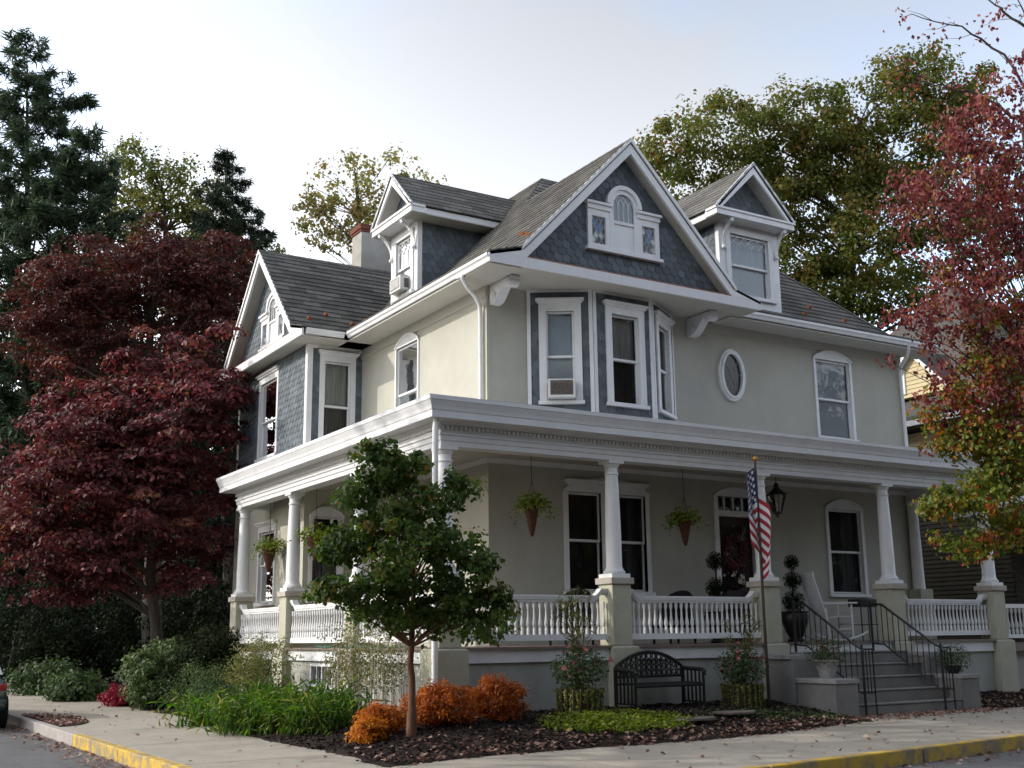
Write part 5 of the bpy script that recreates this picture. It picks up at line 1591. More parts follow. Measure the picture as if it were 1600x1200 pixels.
# air conditioners in the windows
def air_conditioner(fr, u0, u1, z0, z1, d0, d1, label, dark):
    o = empty('air_conditioner'); tag(o, label, 'air conditioner')
    mb = MB(); fbox(mb, fr, u0, u1, z0, z1, d0, d1); mb.build('case', 'ac_white', o, bevel=.012)
    g_ = MB(); fbox(g_, fr, u0 + .05, u1 - .05, z0 + .05, z1 - .03, d1 + .001, d1 + .006); g_.build('grille_panel', 'ac_grille' if dark else 'stone_urn', o)
    for k in range(9):
        z = z0 + .07 + (z1 - z0 - .14) * k / 9
        s_ = MB(); fbox(s_, fr, u0 + .05, u1 - .05, z, z + .012, d1 + .006, d1 + .016); s_.build('grille_slat', 'ac_grille' if dark else 'ac_white', o)
    for e in (u0, u1):
        s_ = MB(); a, b = (e - .008, e - .001) if e == u0 else (e + .001, e + .008)
        fbox(s_, fr, a, b, z0 + .06, z1 - .06, d0 + .10, d1 - .10); s_.build('side_vent', 'ac_grille', o)
    base_root(o, fr.p((u0 + u1) / 2, z0, d0))
bdr = (BB - BA).normalized(); BAYF = Frame(BA, bdr, Vector((bdr.y, -bdr.x, 0)))
air_conditioner(BAYF, .39, .93, 6.16, 6.53, -.05, .30, 'white air conditioner with brown grille in the bay window', True)
DL = Frame((11.2, 0, 0), (0, 1, 0), (-1, 0, 0))
air_conditioner(DL, 22.62, 23.18, 9.42, 9.76, -.05, .26, 'pale air conditioner sticking out of the left dormer window', False)

# flagpole and flag
fp = empty('flagpole'); tag(fp, 'thin dark bronze flagpole with gold ball standing before the porch', 'flagpole')
fx, fy = 15.07, 15.8
MB().tube([(fx, fy, .25), (fx, fy, 4.80)], .034, 10, .022).build('pole', 'bronze_pole', fp, smooth=True)
MB().sphere((fx, fy, 4.85), .05, 14, 10).build('finial', 'gold_ball', fp, smooth=True)
base_root(fp, (fx, fy, .3))
def flag_material():
    mt, nt, out = new_mat('flag_cloth')
    N, L = nt.nodes, nt.links
    uv = N.new('ShaderNodeUVMap'); uv.uv_map = 'UVMap'
    sep = N.new('ShaderNodeSeparateXYZ'); L.new(uv.outputs['UV'], sep.inputs['Vector'])
    def M(op, a, b=None):
        n = N.new('ShaderNodeMath'); n.operation = op
        for i, v in enumerate((a, b)):
            if v is None: continue
            if isinstance(v, (int, float)): n.inputs[i].default_value = v
            else: L.new(v, n.inputs[i])
        return n.outputs[0]
    U, V = sep.outputs['X'], sep.outputs['Y']                # U along the fly, V up the hoist
    st_ = M('MODULO', M('FLOOR', M('MULTIPLY', V, 13.0)), 2.0)   # 0 = red (bottom and top stripes)
    canton = M('MULTIPLY', M('LESS_THAN', U, .40), M('GREATER_THAN', V, 6 / 13))
    # stars: staggered dots in an 11 x 9 grid
    su, sv = M('MULTIPLY', M('DIVIDE', U, .40), 12.0), M('MULTIPLY', M('DIVIDE', M('SUBTRACT', V, 6 / 13), 7 / 13), 10.0)
    ru, rv = M('ROUND', su), M('ROUND', sv)
    du, dv = M('SUBTRACT', su, ru), M('SUBTRACT', sv, rv)
    dist = M('SQRT', M('ADD', M('MULTIPLY', du, du), M('MULTIPLY', dv, dv)))
    ang = M('ARCTAN2', du, dv)
    lim = M('ADD', .46, M('MULTIPLY', M('COSINE', M('MULTIPLY', ang, 5.0)), .16))
    par = M('LESS_THAN', M('ABSOLUTE', M('SUBTRACT', M('MODULO', M('ADD', ru, rv), 2.0), 0.0)), .5)
    inside = M('MULTIPLY', M('MULTIPLY', M('GREATER_THAN', ru, .5), M('LESS_THAN', ru, 11.5)), M('MULTIPLY', M('GREATER_THAN', rv, .5), M('LESS_THAN', rv, 9.5)))
    star = M('MULTIPLY', M('MULTIPLY', M('LESS_THAN', dist, lim), par), inside)
    m1 = N.new('ShaderNodeMix'); m1.data_type = 'RGBA'; L.new(st_, m1.inputs['Factor']); m1.inputs[6].default_value = (.36, .018, .035, 1); m1.inputs[7].default_value = (.70, .70, .70, 1)
    m2 = N.new('ShaderNodeMix'); m2.data_type = 'RGBA'; L.new(star, m2.inputs['Factor']); m2.inputs[6].default_value = (.022, .035, .11, 1); m2.inputs[7].default_value = (.72, .72, .72, 1)
    m3 = N.new('ShaderNodeMix'); m3.data_type = 'RGBA'; L.new(canton, m3.inputs['Factor']); L.new(m1.outputs[2], m3.inputs[6]); L.new(m2.outputs[2], m3.inputs[7])
    b = N.new('ShaderNodeBsdfPrincipled'); b.inputs['Roughness'].default_value = .8; L.new(m3.outputs[2], b.inputs['Base Color'])
    t = N.new('ShaderNodeBsdfTranslucent'); L.new(m3.outputs[2], t.inputs['Color'])
    mx = N.new('ShaderNodeMixShader'); mx.inputs['Fac'].default_value = .3; L.new(b.outputs['BSDF'], mx.inputs[1]); L.new(t.outputs['BSDF'], mx.inputs[2]); L.new(mx.outputs['Shader'], out.inputs['Surface'])
flag_material()
def make_flag():
    nu, nv = 60, 40
    LU, LV = 1.8, 1.2
    vs, uvs = [], []
    rx, ry = _r.x, _r.y
    for i in range(nu + 1):
        s = i / nu
        for j in range(nv + 1):
            t = j / nv                                       # 0 bottom of hoist, 1 top
            # the cloth hangs from the hoist; the fly sags down, first left of the pole, then folded back to its right
            z = 4.68 - LV * (1 - t) * (1 - .30 * s) - 1.28 * s ** 1.1 * (.86 + .14 * (1 - t))
            if s < .5: h = -.04 - .15 * math.sin(math.pi * s / .5) * (1 - .25 * (1 - t))
            else: h = -.04 + .27 * math.sin(math.pi * (s - .5) / .62) * (1 - .35 * (1 - t)) - .10 * (s - .5) * (1 - t)
            h += .022 * math.sin(s * 17.0 + 3.0 * t)
            dpt = -.05 + .05 * math.sin(s * 13.0 + 1.4 * t) * min(1, s * 6) + (.10 * (s - .5) if s > .5 else 0)
            vs.append((fx + _r.x * h + _f.x * dpt, fy + _r.y * h + _f.y * dpt, z))
            uvs.append((s, t))
    fs = [(i * (nv + 1) + j, (i + 1) * (nv + 1) + j, (i + 1) * (nv + 1) + j + 1, i * (nv + 1) + j + 1) for i in range(nu) for j in range(nv)]
    o = MB().add(vs, fs).build('flag', 'flag_cloth', None, smooth=True)
    ul = o.data.uv_layers.new(name='UVMap')
    for lp in o.data.loops: ul.data[lp.index].uv = uvs[lp.vertex_index]
    tag(o, 'limp red, white and blue striped flag hanging from the pole', 'flag')
make_flag()

# bench with a pierced arched back
bn = empty('garden_bench'); tag(bn, 'black cast metal bench with arched lattice back against the porch wall', 'bench')
def bench(root, x0, x1, yf, yb, zg):
    zs = zg + .43
    arch = lambda u: zg + .70 + .26 * math.sin(math.pi * u) ** .8
    for k in range(5):
        yy = yf + .02 + k * (yb - yf - .12) / 5
        MB().box(x0 + .05, x1 - .05, yy, yy + .07, zs, zs + .025).build('seat_slat', 'bench_metal', root)
    fr = MB(); n = 20
    fr.tube([(x0 + (x1 - x0) * k / n, yb, arch(k / n)) for k in range(n + 1)], .03, 6)
    fr.tube([(x0 + .02, yb - .02, zs + .12), (x1 - .02, yb - .02, zs + .12)], .022, 6)
    for e in (x0, x1): fr.tube([(e, yb, zg), (e, yb, zg + .71)], .028, 6)
    fr.tube([(x0, yb - .02, zs), (x1, yb - .02, zs)], .02, 6)
    fr.tube([(x0, yf + .02, zs - .02), (x1, yf + .02, zs - .02)], .025, 6)
    fr.build('back_frame', 'bench_metal', root, smooth=True)
    lt = MB(); nu = 13
    for k in range(nu):
        u = (k + .7) / (nu + .4); xx = x0 + (x1 - x0) * u
        zt, zb = arch(u) - .02, zs + .13
        m_ = int((zt - zb) / .085)
        for q in range(m_):
            zc = zb + (q + .5) * (zt - zb) / max(1, m_); r = .045
            lt.tube([(xx + r * math.cos(a) * (1 if (k + q) % 2 else .8), yb, zc + r * math.sin(a)) for a in [2 * math.pi * w / 8 for w in range(9)]], .012, 4)
        lt.tube([(xx + .05, yb, zb), (xx + .05, yb, arch(min(1, u + .04)) - .01)], .009, 4)
    lt.build('back_lattice', 'bench_metal', root)
    for e in (x0, x1):
        ar = MB(); ar.tube([(e, yb, zg + .68), (e, yb - .2, zg + .67), (e, yf + .03, zg + .66), (e, yf - .03, zg + .62), (e, yf - .02, zg + .57)], .035, 8); ar.build('armrest', 'bench_metal', root, smooth=True)
        for q in range(6):
            yy = yf + .02 + (yb - yf - .06) * q / 5
            MB().tube([(e, yy, zg if q == 0 else zg + .12), (e, yy, zg + .65)], .018 if q else .026, 6).build('arm_spindle', 'bench_metal', root)
        MB().tube([(e, yf + .02, zg + .12), (e, yb, zg + .12)], .014, 5).build('stretcher', 'bench_metal', root)
bench(bn, 11.95, 13.42, 15.62, 16.20, .385)
base_root(bn, (12.7, 15.9, .385))

# moss-lined wire planters with tall flowers
def wire_planter(cx, cy, zg, label, r=.34, h=.40, tall=1.55, seed=0):
    o = empty('wire_planter'); tag(o, label, 'planter', 'moss-lined wire planters in front of the porch')
    mb = MB(); mb.lathe([(r * .92, zg), (r, zg + h * .5), (r * 1.05, zg + h), (r * .7, zg + h)], cx, cy, 0, 18); mb.build('moss_liner', 'ground_soil', o, smooth=True)
    w = MB()
    for k in range(20):
        a = 2 * math.pi * k / 20; a2 = a + rng.uniform(-.1, .1)
        w.tube([(cx + (r * .95 + .02) * math.cos(a), cy + (r * .95 + .02) * math.sin(a), zg), (cx + (r * 1.02 + .03) * math.cos(a2), cy + (r * 1.02 + .03) * math.sin(a2), zg + h + .02)], .012, 5)
    w.build('stick_fence', 'bark_brown', o)
    A_ = rng.uniform(0, 6.28, 420); Z_ = rng.uniform(0, h, 420); Pv = np.column_stack([cx + (r * 1.04 + .04) * np.cos(np.round(A_ * 3.5) / 3.5 + rng.normal(0, .05, 420)), cy + (r * 1.04 + .04) * np.sin(np.round(A_ * 3.5) / 3.5 + rng.normal(0, .05, 420)), zg + Z_])
    leaf_mesh('hanging_vines', 'leaf_lime', o, Pv, np.column_stack([np.cos(A_), np.sin(A_), .3 + 0 * A_]), rng.uniform(.03, .06, 420), .6)
    P, Nn = tuft((cx, cy, zg + h + .32), .48, 1500, .75); leaf_mesh('foliage', 'leaf_shrub', o, P, Nn, rng.uniform(.04, .085, len(P)), .5)
    P, Nn = tuft((cx - .02, cy, zg + h * .8), .40, 260, .5); leaf_mesh('trailing_leaves', 'leaf_lime', o, P, Nn, rng.uniform(.04, .07, len(P)), .7)
    P, Nn = tuft((cx, cy, zg + h + .45), .55, 46, .7); leaf_mesh('flowers', 'petal_pink', o, P, Nn, rng.uniform(.06, .10, len(P)), .9, kind='stuff')
    A, B, AX = [], [], []
    for k in range(26):
        a = rng.uniform(0, 6.28); lean = rng.uniform(.02, .38); hh = tall * rng.uniform(.55, 1.0)
        pts = np.array([(cx + math.cos(a) * (.06 + lean * t * t), cy + math.sin(a) * (.06 + lean * t * t), zg + h + hh * t) for t in np.linspace(0, 1, 7)])
        A.append((pts[:-1] + pts[1:]) / 2); d_ = pts[1:] - pts[:-1]; AX.append(d_)
        top = pts[-1] + rng.normal(0, .05, (16, 3)); B.append(top)
    A = np.vstack(A); AX = np.vstack(AX)
    leaf_mesh('grass_stems', 'leaf_wispy', o, A, rng.normal(size=A.shape), np.linalg.norm(AX, axis=1) * 1.2, .05, None, AX, 0)
    B = np.vstack(B); leaf_mesh('feathery_tops', 'leaf_wispy', o, B, rng.normal(size=B.shape), rng.uniform(.05, .12, len(B)), .10, kind='stuff')
    base_root(o, (cx, cy, zg))
wire_planter(10.70, 15.45, .40, 'stick-fenced planter of tall grass and pink flowers left of the bench')
wire_planter(14.40, 15.75, .38, 'stick-fenced planter of pink flowers between the bench and flagpole', .33, .38, 1.2)

# flower urns on the cheek blocks
def flower_urn(cx, cy, zg, label, pot, r, hh, spread, flowers, fh=.8):
    o = empty('flower_urn'); tag(o, label, 'planter', 'flower pots on the step blocks')
    mb = MB(); mb.lathe([(r * .6, zg), (r * .62, zg + .03), (r * .85, zg + hh * .5), (r, zg + hh * .92), (r * 1.08, zg + hh * .93), (r * 1.08, zg + hh), (r * .8, zg + hh)], cx, cy, 0, 18); mb.build('pot', pot, o, smooth=True)
    P, Nn = tuft((cx, cy, zg + hh + spread * .35), spread, 1100, fh); leaf_mesh('foliage', 'leaf_shrub', o, P, Nn, rng.uniform(.03, .07, len(P)), .4)
    if flowers:
        P, Nn = tuft((cx, cy, zg + hh + spread * .6), spread * .6, 40, .7); leaf_mesh('flowers', flowers, o, P, Nn, rng.uniform(.04, .07, len(P)), .9, kind='stuff')
    base_root(o, (cx, cy, zg))
flower_urn(15.93, 15.18, .833, 'grey stone pot of bushy plants with red blooms left of the steps', 'stone_urn', .21, .32, .40, 'petal_red')
flower_urn(19.37, 15.16, .833, 'pot of dark feathery foliage on the block right of the steps', 'black_iron', .17, .16, .38, None)

# stepping stones
for k, (x, y, a, b, lab) in enumerate(((11.9, 14.15, .42, .30, 'flat brown stepping stone in the mulch before the bench'), (13.1, 14.55, .40, .28, 'flat brown stepping stone in the mulch nearer the flagpole'))):
    z = max(bed_z(x + i * a, y + j * b) for i in (-1, 0, 1) for j in (-1, 0, 1)) - .01
    pts = [(x + a * (1 + .12 * math.sin(3 * q + k)) * math.cos(q), y + b * (1 + .1 * math.cos(2 * q + k)) * math.sin(q), z) for q in [2 * math.pi * i / 9 for i in range(9)]]
    o = MB().prism(pts, (0, 0, .04)).build('stepping_stone', 'flagstone', bevel=.01); tag(o, lab, 'stone', 'stepping stones in the bed')

# parked car, only its rear corner reaches into the picture
car = empty('parked_car'); tag(car, 'dark teal car parked at the kerb, cut off by the left edge', 'car')
def car_body(root, x1, y0):
    x0 = x1 - 1.74
    secs = [(0.0, .42, .78, .62), (.10, .30, 1.00, .74), (.55, .24, 1.05, .80), (1.15, .22, 1.05, .84), (2.2, .20, 1.04, .86), (3.1, .20, 1.02, .86), (3.7, .22, .96, .85), (4.3, .28, .84, .78), (4.5, .38, .66, .62)]
    xc = (x0 + x1) / 2
    mb = MB(); vs, fs = [], []; m_ = 14
    for yy, zb, zt, hw in secs:
        for k in range(m_):
            a = 2 * math.pi * (k + .5) / m_
            cx_, cz_ = math.cos(a), math.sin(a)
            sx_ = math.copysign(abs(cx_) ** .38, cx_); sz_ = math.copysign(abs(cz_) ** .45, cz_)
            vs.append((xc + hw * sx_ * (1 - .06 * max(0, sz_)), y0 + yy, (zb + zt) / 2 + (zt - zb) / 2 * sz_))
    for i in range(len(secs) - 1):
        for k in range(m_): fs.append((i * m_ + k, i * m_ + (k + 1) % m_, (i + 1) * m_ + (k + 1) % m_, (i + 1) * m_ + k))
    fs.append(tuple(range(m_))[::-1]); fs.append(tuple((len(secs) - 1) * m_ + k for k in range(m_)))
    mb.add(vs, fs); mb.build('body', 'car_paint', root, smooth=True)
    cab = [(.35, 1.02, .66, 1.03), (.75, 1.02, .68, 1.36), (1.5, 1.02, .68, 1.44), (2.3, 1.02, .68, 1.40), (3.1, 1.02, .66, 1.03)]
    for nm, mt, e in (('cabin', 'car_glass', 0.0), ('roof', 'car_paint', .012)):
        mb = MB(); vs, fs = [], []
        use = cab if nm == 'cabin' else cab[1:4]
        for yy, zb, hw, zt in use:
            ins = .14 * (zt - 1.03) / .4
            z_b = zb if nm == 'cabin' else zt - .05
            ib = 0 if nm == 'cabin' else ins * .88
            vs += [(xc - hw + ib - e, y0 + yy, z_b), (xc + hw - ib + e, y0 + yy, z_b), (xc + hw - ins + e, y0 + yy, zt + e), (xc - hw + ins - e, y0 + yy, zt + e)]
        for i in range(len(use) - 1):
            for k in range(4): fs.append((i * 4 + k, i * 4 + (k + 1) % 4, (i + 1) * 4 + (k + 1) % 4, (i + 1) * 4 + k))
        fs.append((3, 2, 1, 0)); q = (len(use) - 1) * 4; fs.append((q, q + 1, q + 2, q + 3))
        mb.add(vs, fs); mb.build(nm, mt, root)
    for sx in (-1, 1):
        mb = MB(); c0, c1 = sorted((xc + sx * .36, xc + sx * .70)); mb.box(c0, c1, y0 + .0, y0 + .14, .74, .86); mb.build('tail_light', 'tail_red', root, bevel=.02)
        mb = MB(); mb.tube([(xc + sx * .80, y0 + 1.0, 1.04), (xc + sx * .93, y0 + 1.0, 1.1)], .02, 5) if False else None
        for yy in (.85, 3.55):
            t = MB(); t.tube([(xc + sx * .62, y0 + yy, .31), (xc + sx * .84, y0 + yy, .31)], .31, 20); w_ = t.build('wheel', 'tyre', root, smooth=True)
            t = MB(); t.tube([(xc + sx * .835, y0 + yy, .31), (xc + sx * .855, y0 + yy, .31)], .20, 16); t.build('rim', 'rim_metal', w_)
    mb = MB(); mb.box(xc - .70, xc + .70, y0 - .04, y0 + .12, .42, .58); mb.build('bumper', 'car_paint', root, bevel=.03)
    MB().tube([(xc + .72, y0 + .35, 1.0), (xc + .80, y0 + .20, 1.75)], .006, 4).build('antenna', 'black_iron', root)
    base_root(root, (xc, y0 + 2.2, 0))
car_body(car, 3.72, 24.35)

# garden hose along the porch edge
tag(MB().tube([(XS - .03 + .03 * math.sin(k), 17.4 + .32 * k, 1.49 + .012 * math.sin(2.1 * k)) for k in range(14)], .014, 6).build('garden_hose', 'hose_green', None, smooth=True), 'green garden hose lying along the side porch floor edge', 'hose')

# ================================================================== TREES AND PLANTS
def at(px, py, depth):
    """World point that lies at a given forward depth behind picture position px, py (1600 x 1200)."""
    q = EYE + depth * (_f + cam_right * ((px - 800) / 1787.15) - cam_up * ((py - 600) / 1787.15))
    return np.array((q.x, q.y, q.z))

def crown(root, mat, blobs, n_clump, clump_r, per, leaf, flat=.6, aspect=.6, shell=.42, up=.5, spread=.22, tmid=.5, name='crown', droop=0.0, hang=0.0, tier=0.0):
    """Foliage clumps spread through ellipsoids: blobs = [(centre, rx, ry, rz)]. Returns clump centres."""
    w = np.array([b[1] * b[2] * b[3] for b in blobs]) ** .75
    w /= w.sum()
    cs, P, Nn, T, SZ = [], [], [], [], []
    for _ in range(n_clump):
        b = blobs[rng.choice(len(blobs), p=w)]
        v = rng.normal(size=3); v /= np.linalg.norm(v)
        c = np.array(b[0]) + v * np.array(b[1:4]) * rng.random() ** shell
        if tier > 0:                                      # loose, tilted layers
            ph = .38 * tier * (math.sin(.8 * c[0] + .5 * c[1]) + math.sin(1.7 * c[0] - 1.1 * c[1] + 2))
            c[2] = .45 * c[2] + .55 * (round((c[2] + ph) / tier) * tier - ph) + rng.normal(0, .12 * tier)
        cs.append(c)
        r = clump_r * rng.uniform(.6, 1.35)
        n = int(per * rng.uniform(.6, 1.3))
        q = rng.normal(size=(n, 3)) * .55
        ln = np.linalg.norm(q, axis=1, keepdims=True)
        q = q / np.maximum(1.0, ln / 1.15)
        off = q * r * np.array([1, 1, flat])
        off[:, 2] -= droop * (off[:, 0] ** 2 + off[:, 1] ** 2) / max(r, .1)
        P.append(c + off)
        Nn.append(q * .8 + rng.normal(0, .55, (n, 3)) + np.array([0, 0, up]) + v * .3)
        T.append(np.clip(tmid + rng.normal(0, spread * .7) + rng.normal(0, spread, n), 0, 1))
        SZ.append(leaf * rng.uniform(.65, 1.3, n))
    P, Nn = np.vstack(P), np.vstack(Nn)
    ax = None
    if hang > 0:                                          # blades hang from their stalks
        ax = rng.normal(size=P.shape) * (1 - hang) + np.array([0, 0, -hang])
        Nn = Nn * np.array([1, 1, 1 - .8 * hang])
    leaf_mesh(name, mat, root, P, Nn, np.concatenate(SZ), aspect, np.concatenate(T), ax)
    return cs

def limbs(root, path, r0, r1, targets, mat='bark_grey', lr=.28, name='trunk', tip=.012, start=.3):
    """Tapered trunk plus limbs that bend out to the given clump centres, one continuous woody mesh."""
    mb = MB()
    path = [np.array(p, float) for p in path]
    k = len(path)
    radii = [r0 + (r1 - r0) * i / (k - 1) for i in range(k)]
    radii[0] = r0 * 1.35
    # smooth the path
    fine, fr_ = [], []
    for i in range(k - 1):
        for t in (0, .33, .66):
            fine.append(path[i] * (1 - t) + path[i + 1] * t + rng.normal(0, .12 * r0, 3) * (t > 0)); fr_.append(radii[i] * (1 - t) + radii[i + 1] * t)
    fine.append(path[-1]); fr_.append(radii[-1])
    mb.tube([tuple(p) for p in fine], fr_, 10)
    L_ = len(fine)
    for tg in targets:
        tg = np.array(tg)
        i = None
        best = 1e9
        for j in range(int(L_ * start), L_):
            if fine[j][2] > tg[2] - .05 * best and j < L_ - 1: pass
            dd = np.linalg.norm(tg - fine[j]) + 2.5 * max(0, fine[j][2] - tg[2] + .5 * np.linalg.norm(tg[:2] - fine[j][:2]))
            if dd < best: best, i = dd, j
        a = fine[i]
        rr = min(fr_[i] * .62, lr * (.25 + .10 * np.linalg.norm(tg - a)))
        mid = a * .5 + tg * .5 + np.array([0, 0, .10 * np.linalg.norm(tg - a)]) + rng.normal(0, .05 * np.linalg.norm(tg - a), 3)
        pts = [(1 - t) ** 2 * a + 2 * t * (1 - t) * mid + t * t * tg for t in np.linspace(0, 1, 6)]
        mb.tube([tuple(p) for p in pts], [rr * (1 - t) + tip * t for t in np.linspace(0, 1, 6)], 5)
    return mb.build(name, mat, root, smooth=True)

def pick(cs, n):
    idx = rng.permutation(len(cs))[:n]
    return [cs[i] for i in idx]

# --- young green maple in the bed
t = empty('maple_tree'); tag(t, 'young green maple with slim reddish trunk in front of the porch corner', 'tree')
D = 15.65
K = D / 1787.15
lob = [(585, 725, 40, 35), (560, 770, 45, 33), (630, 730, 45, 35), (640, 790, 60, 45), (690, 772, 40, 35), (725, 775, 35, 27), (570, 830, 50, 34), (530, 862, 40, 24), (610, 860, 60, 45), (680, 840, 52, 42), (730, 862, 34, 28), (748, 890, 28, 24), (502, 926, 30, 14), (540, 920, 50, 24), (560, 960, 40, 19), (610, 920, 55, 34), (650, 952, 50, 34), (700, 930, 52, 42), (745, 952, 48, 38), (782, 942, 26, 28), (770, 990, 36, 20), (710, 985, 50, 22), (590, 692, 20, 12), (640, 692, 12, 9), (600, 960, 50, 22)]
bl = [(at(px, py, D + rng.uniform(-.6, .6)), rx * K, max(.3, rx * K), rz * K) for px, py, rx, rz in lob]
cs = crown(t, 'leaf_maple_green', bl, 430, .145, 40, .080, .75, .75, .36, .5, .22, .45, hang=.35)
base = (7.32, 14.65, .26)
limbs(t, [base, (7.33, 14.65, .85), (7.32, 14.66, 1.5), (7.34, 14.65, 2.2), (7.32, 14.63, 2.9), (7.28, 14.61, 3.5)], 0.058, .02, [at(560, 915, D), at(735, 940, D), at(605, 770, D), at(690, 820, D), at(560, 840, D)] + pick([c for c in cs if c[2] > 1.75], 60), 'bark_brown', .045, tip=.005, start=.42)
base_root(t, base)

# --- dark red dogwood left of the house
t = empty('dogwood_tree'); tag(t, 'broad dark crimson dogwood in tiers at the left of the house', 'tree')
D = 29.6
bl = [(at(190, 790, D), 3.4, 2.6, 1.9), (at(120, 730, D), 2.4, 2.2, 1.5), (at(290, 640, D), 1.8, 1.8, 1.2), (at(345, 540, D - .4), .8, .9, .5), (at(170, 880, D), 3.2, 2.4, .8), (at(70, 850, D), 2.4, 2.2, 1.1), (at(280, 770, D), 1.7, 1.6, 1.4)]
cs = crown(t, 'leaf_dogwood', bl + [(at(330, 620, D), 1.0, 1.0, .9), (at(200, 700, D), 2.6, 2.0, 1.6), (at(140, 625, D + 1), 1.7, 1.6, 1.0), (at(230, 570, D + 1.5), 1.5, 1.5, .9)], 480, .52, 110, .15, .26, .6, .42, .9, .28, .45, droop=.35, hang=.35, tier=.85)
base = at(250, 1068, D)
limbs(t, [base, at(245, 1000, D), at(235, 900, D), at(240, 780, D), at(270, 640, D)], .20, .05, pick(cs, 60), 'bark_grey', .09, start=.2)
base_root(t, tuple(base))

# --- copper-brown maple behind it
t = empty('copper_maple_tree'); tag(t, 'rounded copper brown maple rising behind the crimson dogwood', 'tree')
D = 36.5
bl = [(at(235, 430, D), 2.8, 2.6, 1.5), (at(330, 440, D), 1.7, 1.8, 1.5), (at(120, 470, D), 2.2, 2.2, 1.1), (at(170, 540, D), 3.0, 2.4, 1.4), (at(250, 380, D), 1.6, 1.6, .7), (at(320, 520, D), 1.6, 2.0, 1.6)]
cs = crown(t, 'leaf_copper', bl + [(at(90, 430, D), 1.2, 1.4, .7), (at(370, 400, D), .9, 1.2, .7), (at(60, 520, D), 1.3, 1.4, .8)], 360, .62, 115, .15, .26, .5, .42, .9, .26, .45, droop=.3, tier=.95)
base = at(240, 1050, D)
limbs(t, [base, at(240, 800, D), at(235, 600, D), at(230, 480, D)], .28, .10, pick(cs, 50), 'bark_grey', .10, start=.4)
base_root(t, tuple(base))

# --- conifers
def conifer(root, mat, base, top, profile, whorl, tufts, blade, blen, droop, rise, seed, bark='bark_grey', r0=.4, per=24, spread_ang=.5):
    base, top = np.array(base, float), np.array(top, float)
    mb = MB()
    mb.tube([tuple(base * (1 - s) + top * s) for s in np.linspace(0, .985, 9)], r0, 9, .015)
    P, Nn, AX, SZ = [], [], [], []
    H = np.linalg.norm(top - base)
    h = profile[0][0] * H
    while h < H:
        f = h / H
        Lb = interp(f, profile)
        c = base * (1 - f) + top * f
        nb_ = int(rng.integers(4, 7))
        a0 = rng.uniform(0, 6.28)
        for k in range(nb_):
            a = a0 + 2 * math.pi * k / nb_ + rng.normal(0, .25)
            ln = Lb * rng.uniform(.62, 1.12)
            d_ = np.array([math.cos(a), math.sin(a), 0])
            pts = [c + d_ * ln * s + np.array([0, 0, ln * (rise * s - droop * s * s)]) for s in np.linspace(0, 1, 6)]
            mb.tube([tuple(p) for p in pts], [max(.012, .03 * ln ** .6 * (1 - s) + .008) for s in np.linspace(0, 1, 6)], 4)
            nt_ = max(2, int(tufts * ln))
            for q in range(nt_):
                s = rng.uniform(.12, 1.03) if q else 1.0
                i = min(4, int(s * 5)); w = s * 5 - i
                p = pts[i] * (1 - w) + pts[i + 1] * w
                side = np.cross(d_, [0, 0, 1]) * rng.normal(0, spread_ang * ln * .35 * (1.15 - s))
                p = p + side + np.array([0, 0, rng.normal(0, .08) - abs(np.linalg.norm(side)) * .2])
                n = int(per * rng.uniform(.7, 1.3))
                dirs = rng.normal(size=(n, 3)) * np.array([1, 1, .7]) + d_ * .8 + np.array([0, 0, blade])
                dirs /= np.linalg.norm(dirs, axis=1, keepdims=True)
                l_ = blen * rng.uniform(.7, 1.3, n)
                P.append(p + dirs * l_[:, None] * .45 + rng.normal(0, .05, (n, 3))); AX.append(dirs); Nn.append(rng.normal(size=(n, 3))); SZ.append(l_)
        h += whorl * rng.uniform(.75, 1.25)
    mb.build('trunk', bark, root, smooth=True)
    leaf_mesh('crown', mat, root, np.vstack(P), np.vstack(Nn), np.concatenate(SZ), .055, np.clip(.4 + rng.normal(0, .2, sum(len(q) for q in P)), 0, 1), np.vstack(AX), 0)
    base_root(root, tuple(base))
t = empty('pine_tree'); tag(t, 'very tall dark green pine with tufted boughs at the left edge', 'tree')
D = 47
conifer(t, 'leaf_pine', at(45, 1050, D), at(42, 52, D), [(.10, 3.6), (.45, 4.4), (.66, 3.8), (.80, 2.3), (.88, 2.1), (.95, 1.2), (1, .35)], .80, 4.2, -.30, .50, .05, .38, 3, per=44)
t = empty('pine_tree'); tag(t, 'shorter dark pine leaning out right of the tallest pine', 'tree')
conifer(t, 'leaf_pine', at(135, 1050, 45), at(140, 205, 45), [(.30, 2.2), (.55, 2.6), (.75, 2.0), (.9, 1.2), (1, .5)], .80, 4.0, -.30, .5, .05, .40, 4, per=42)
t = empty('spruce_tree'); tag(t, 'dark narrow spruce with drooping boughs left of the side gable', 'tree')
D = 50
conifer(t, 'leaf_spruce', at(362, 1050, D), at(352, 240, D), [(.25, 4.0), (.70, 3.2), (.85, 1.9), (.95, .8), (1, .25)], .62, 5.0, -1.2, .40, .28, .40, 5, per=34)

# --- deciduous trees behind
t = empty('yellow_green_tree'); tag(t, 'airy yellow-green tree between the pine and the spruce', 'tree')
D = 57
bl = [(at(245, 300, D), 2.6, 2.4, 2.4), (at(320, 330, D), 2.6, 2.4, 2.2), (at(200, 250, D), 1.3, 1.3, 1.3), (at(270, 410, D), 4.0, 3, 2.4), (at(380, 390, D), 2.0, 2, 1.6), (at(180, 340, D), 1.6, 2, 1.8)]
cs = crown(t, 'leaf_yellow_green', bl, 300, .58, 66, .19, .75, .65, .5, .5, .22, .5, hang=.3)
base = at(265, 1040, D); limbs(t, [base, at(265, 700, D), at(262, 480, D), at(255, 300, D)], .35, .08, pick(cs, 60), 'bark_grey', .12, start=.45); base_root(t, tuple(base))

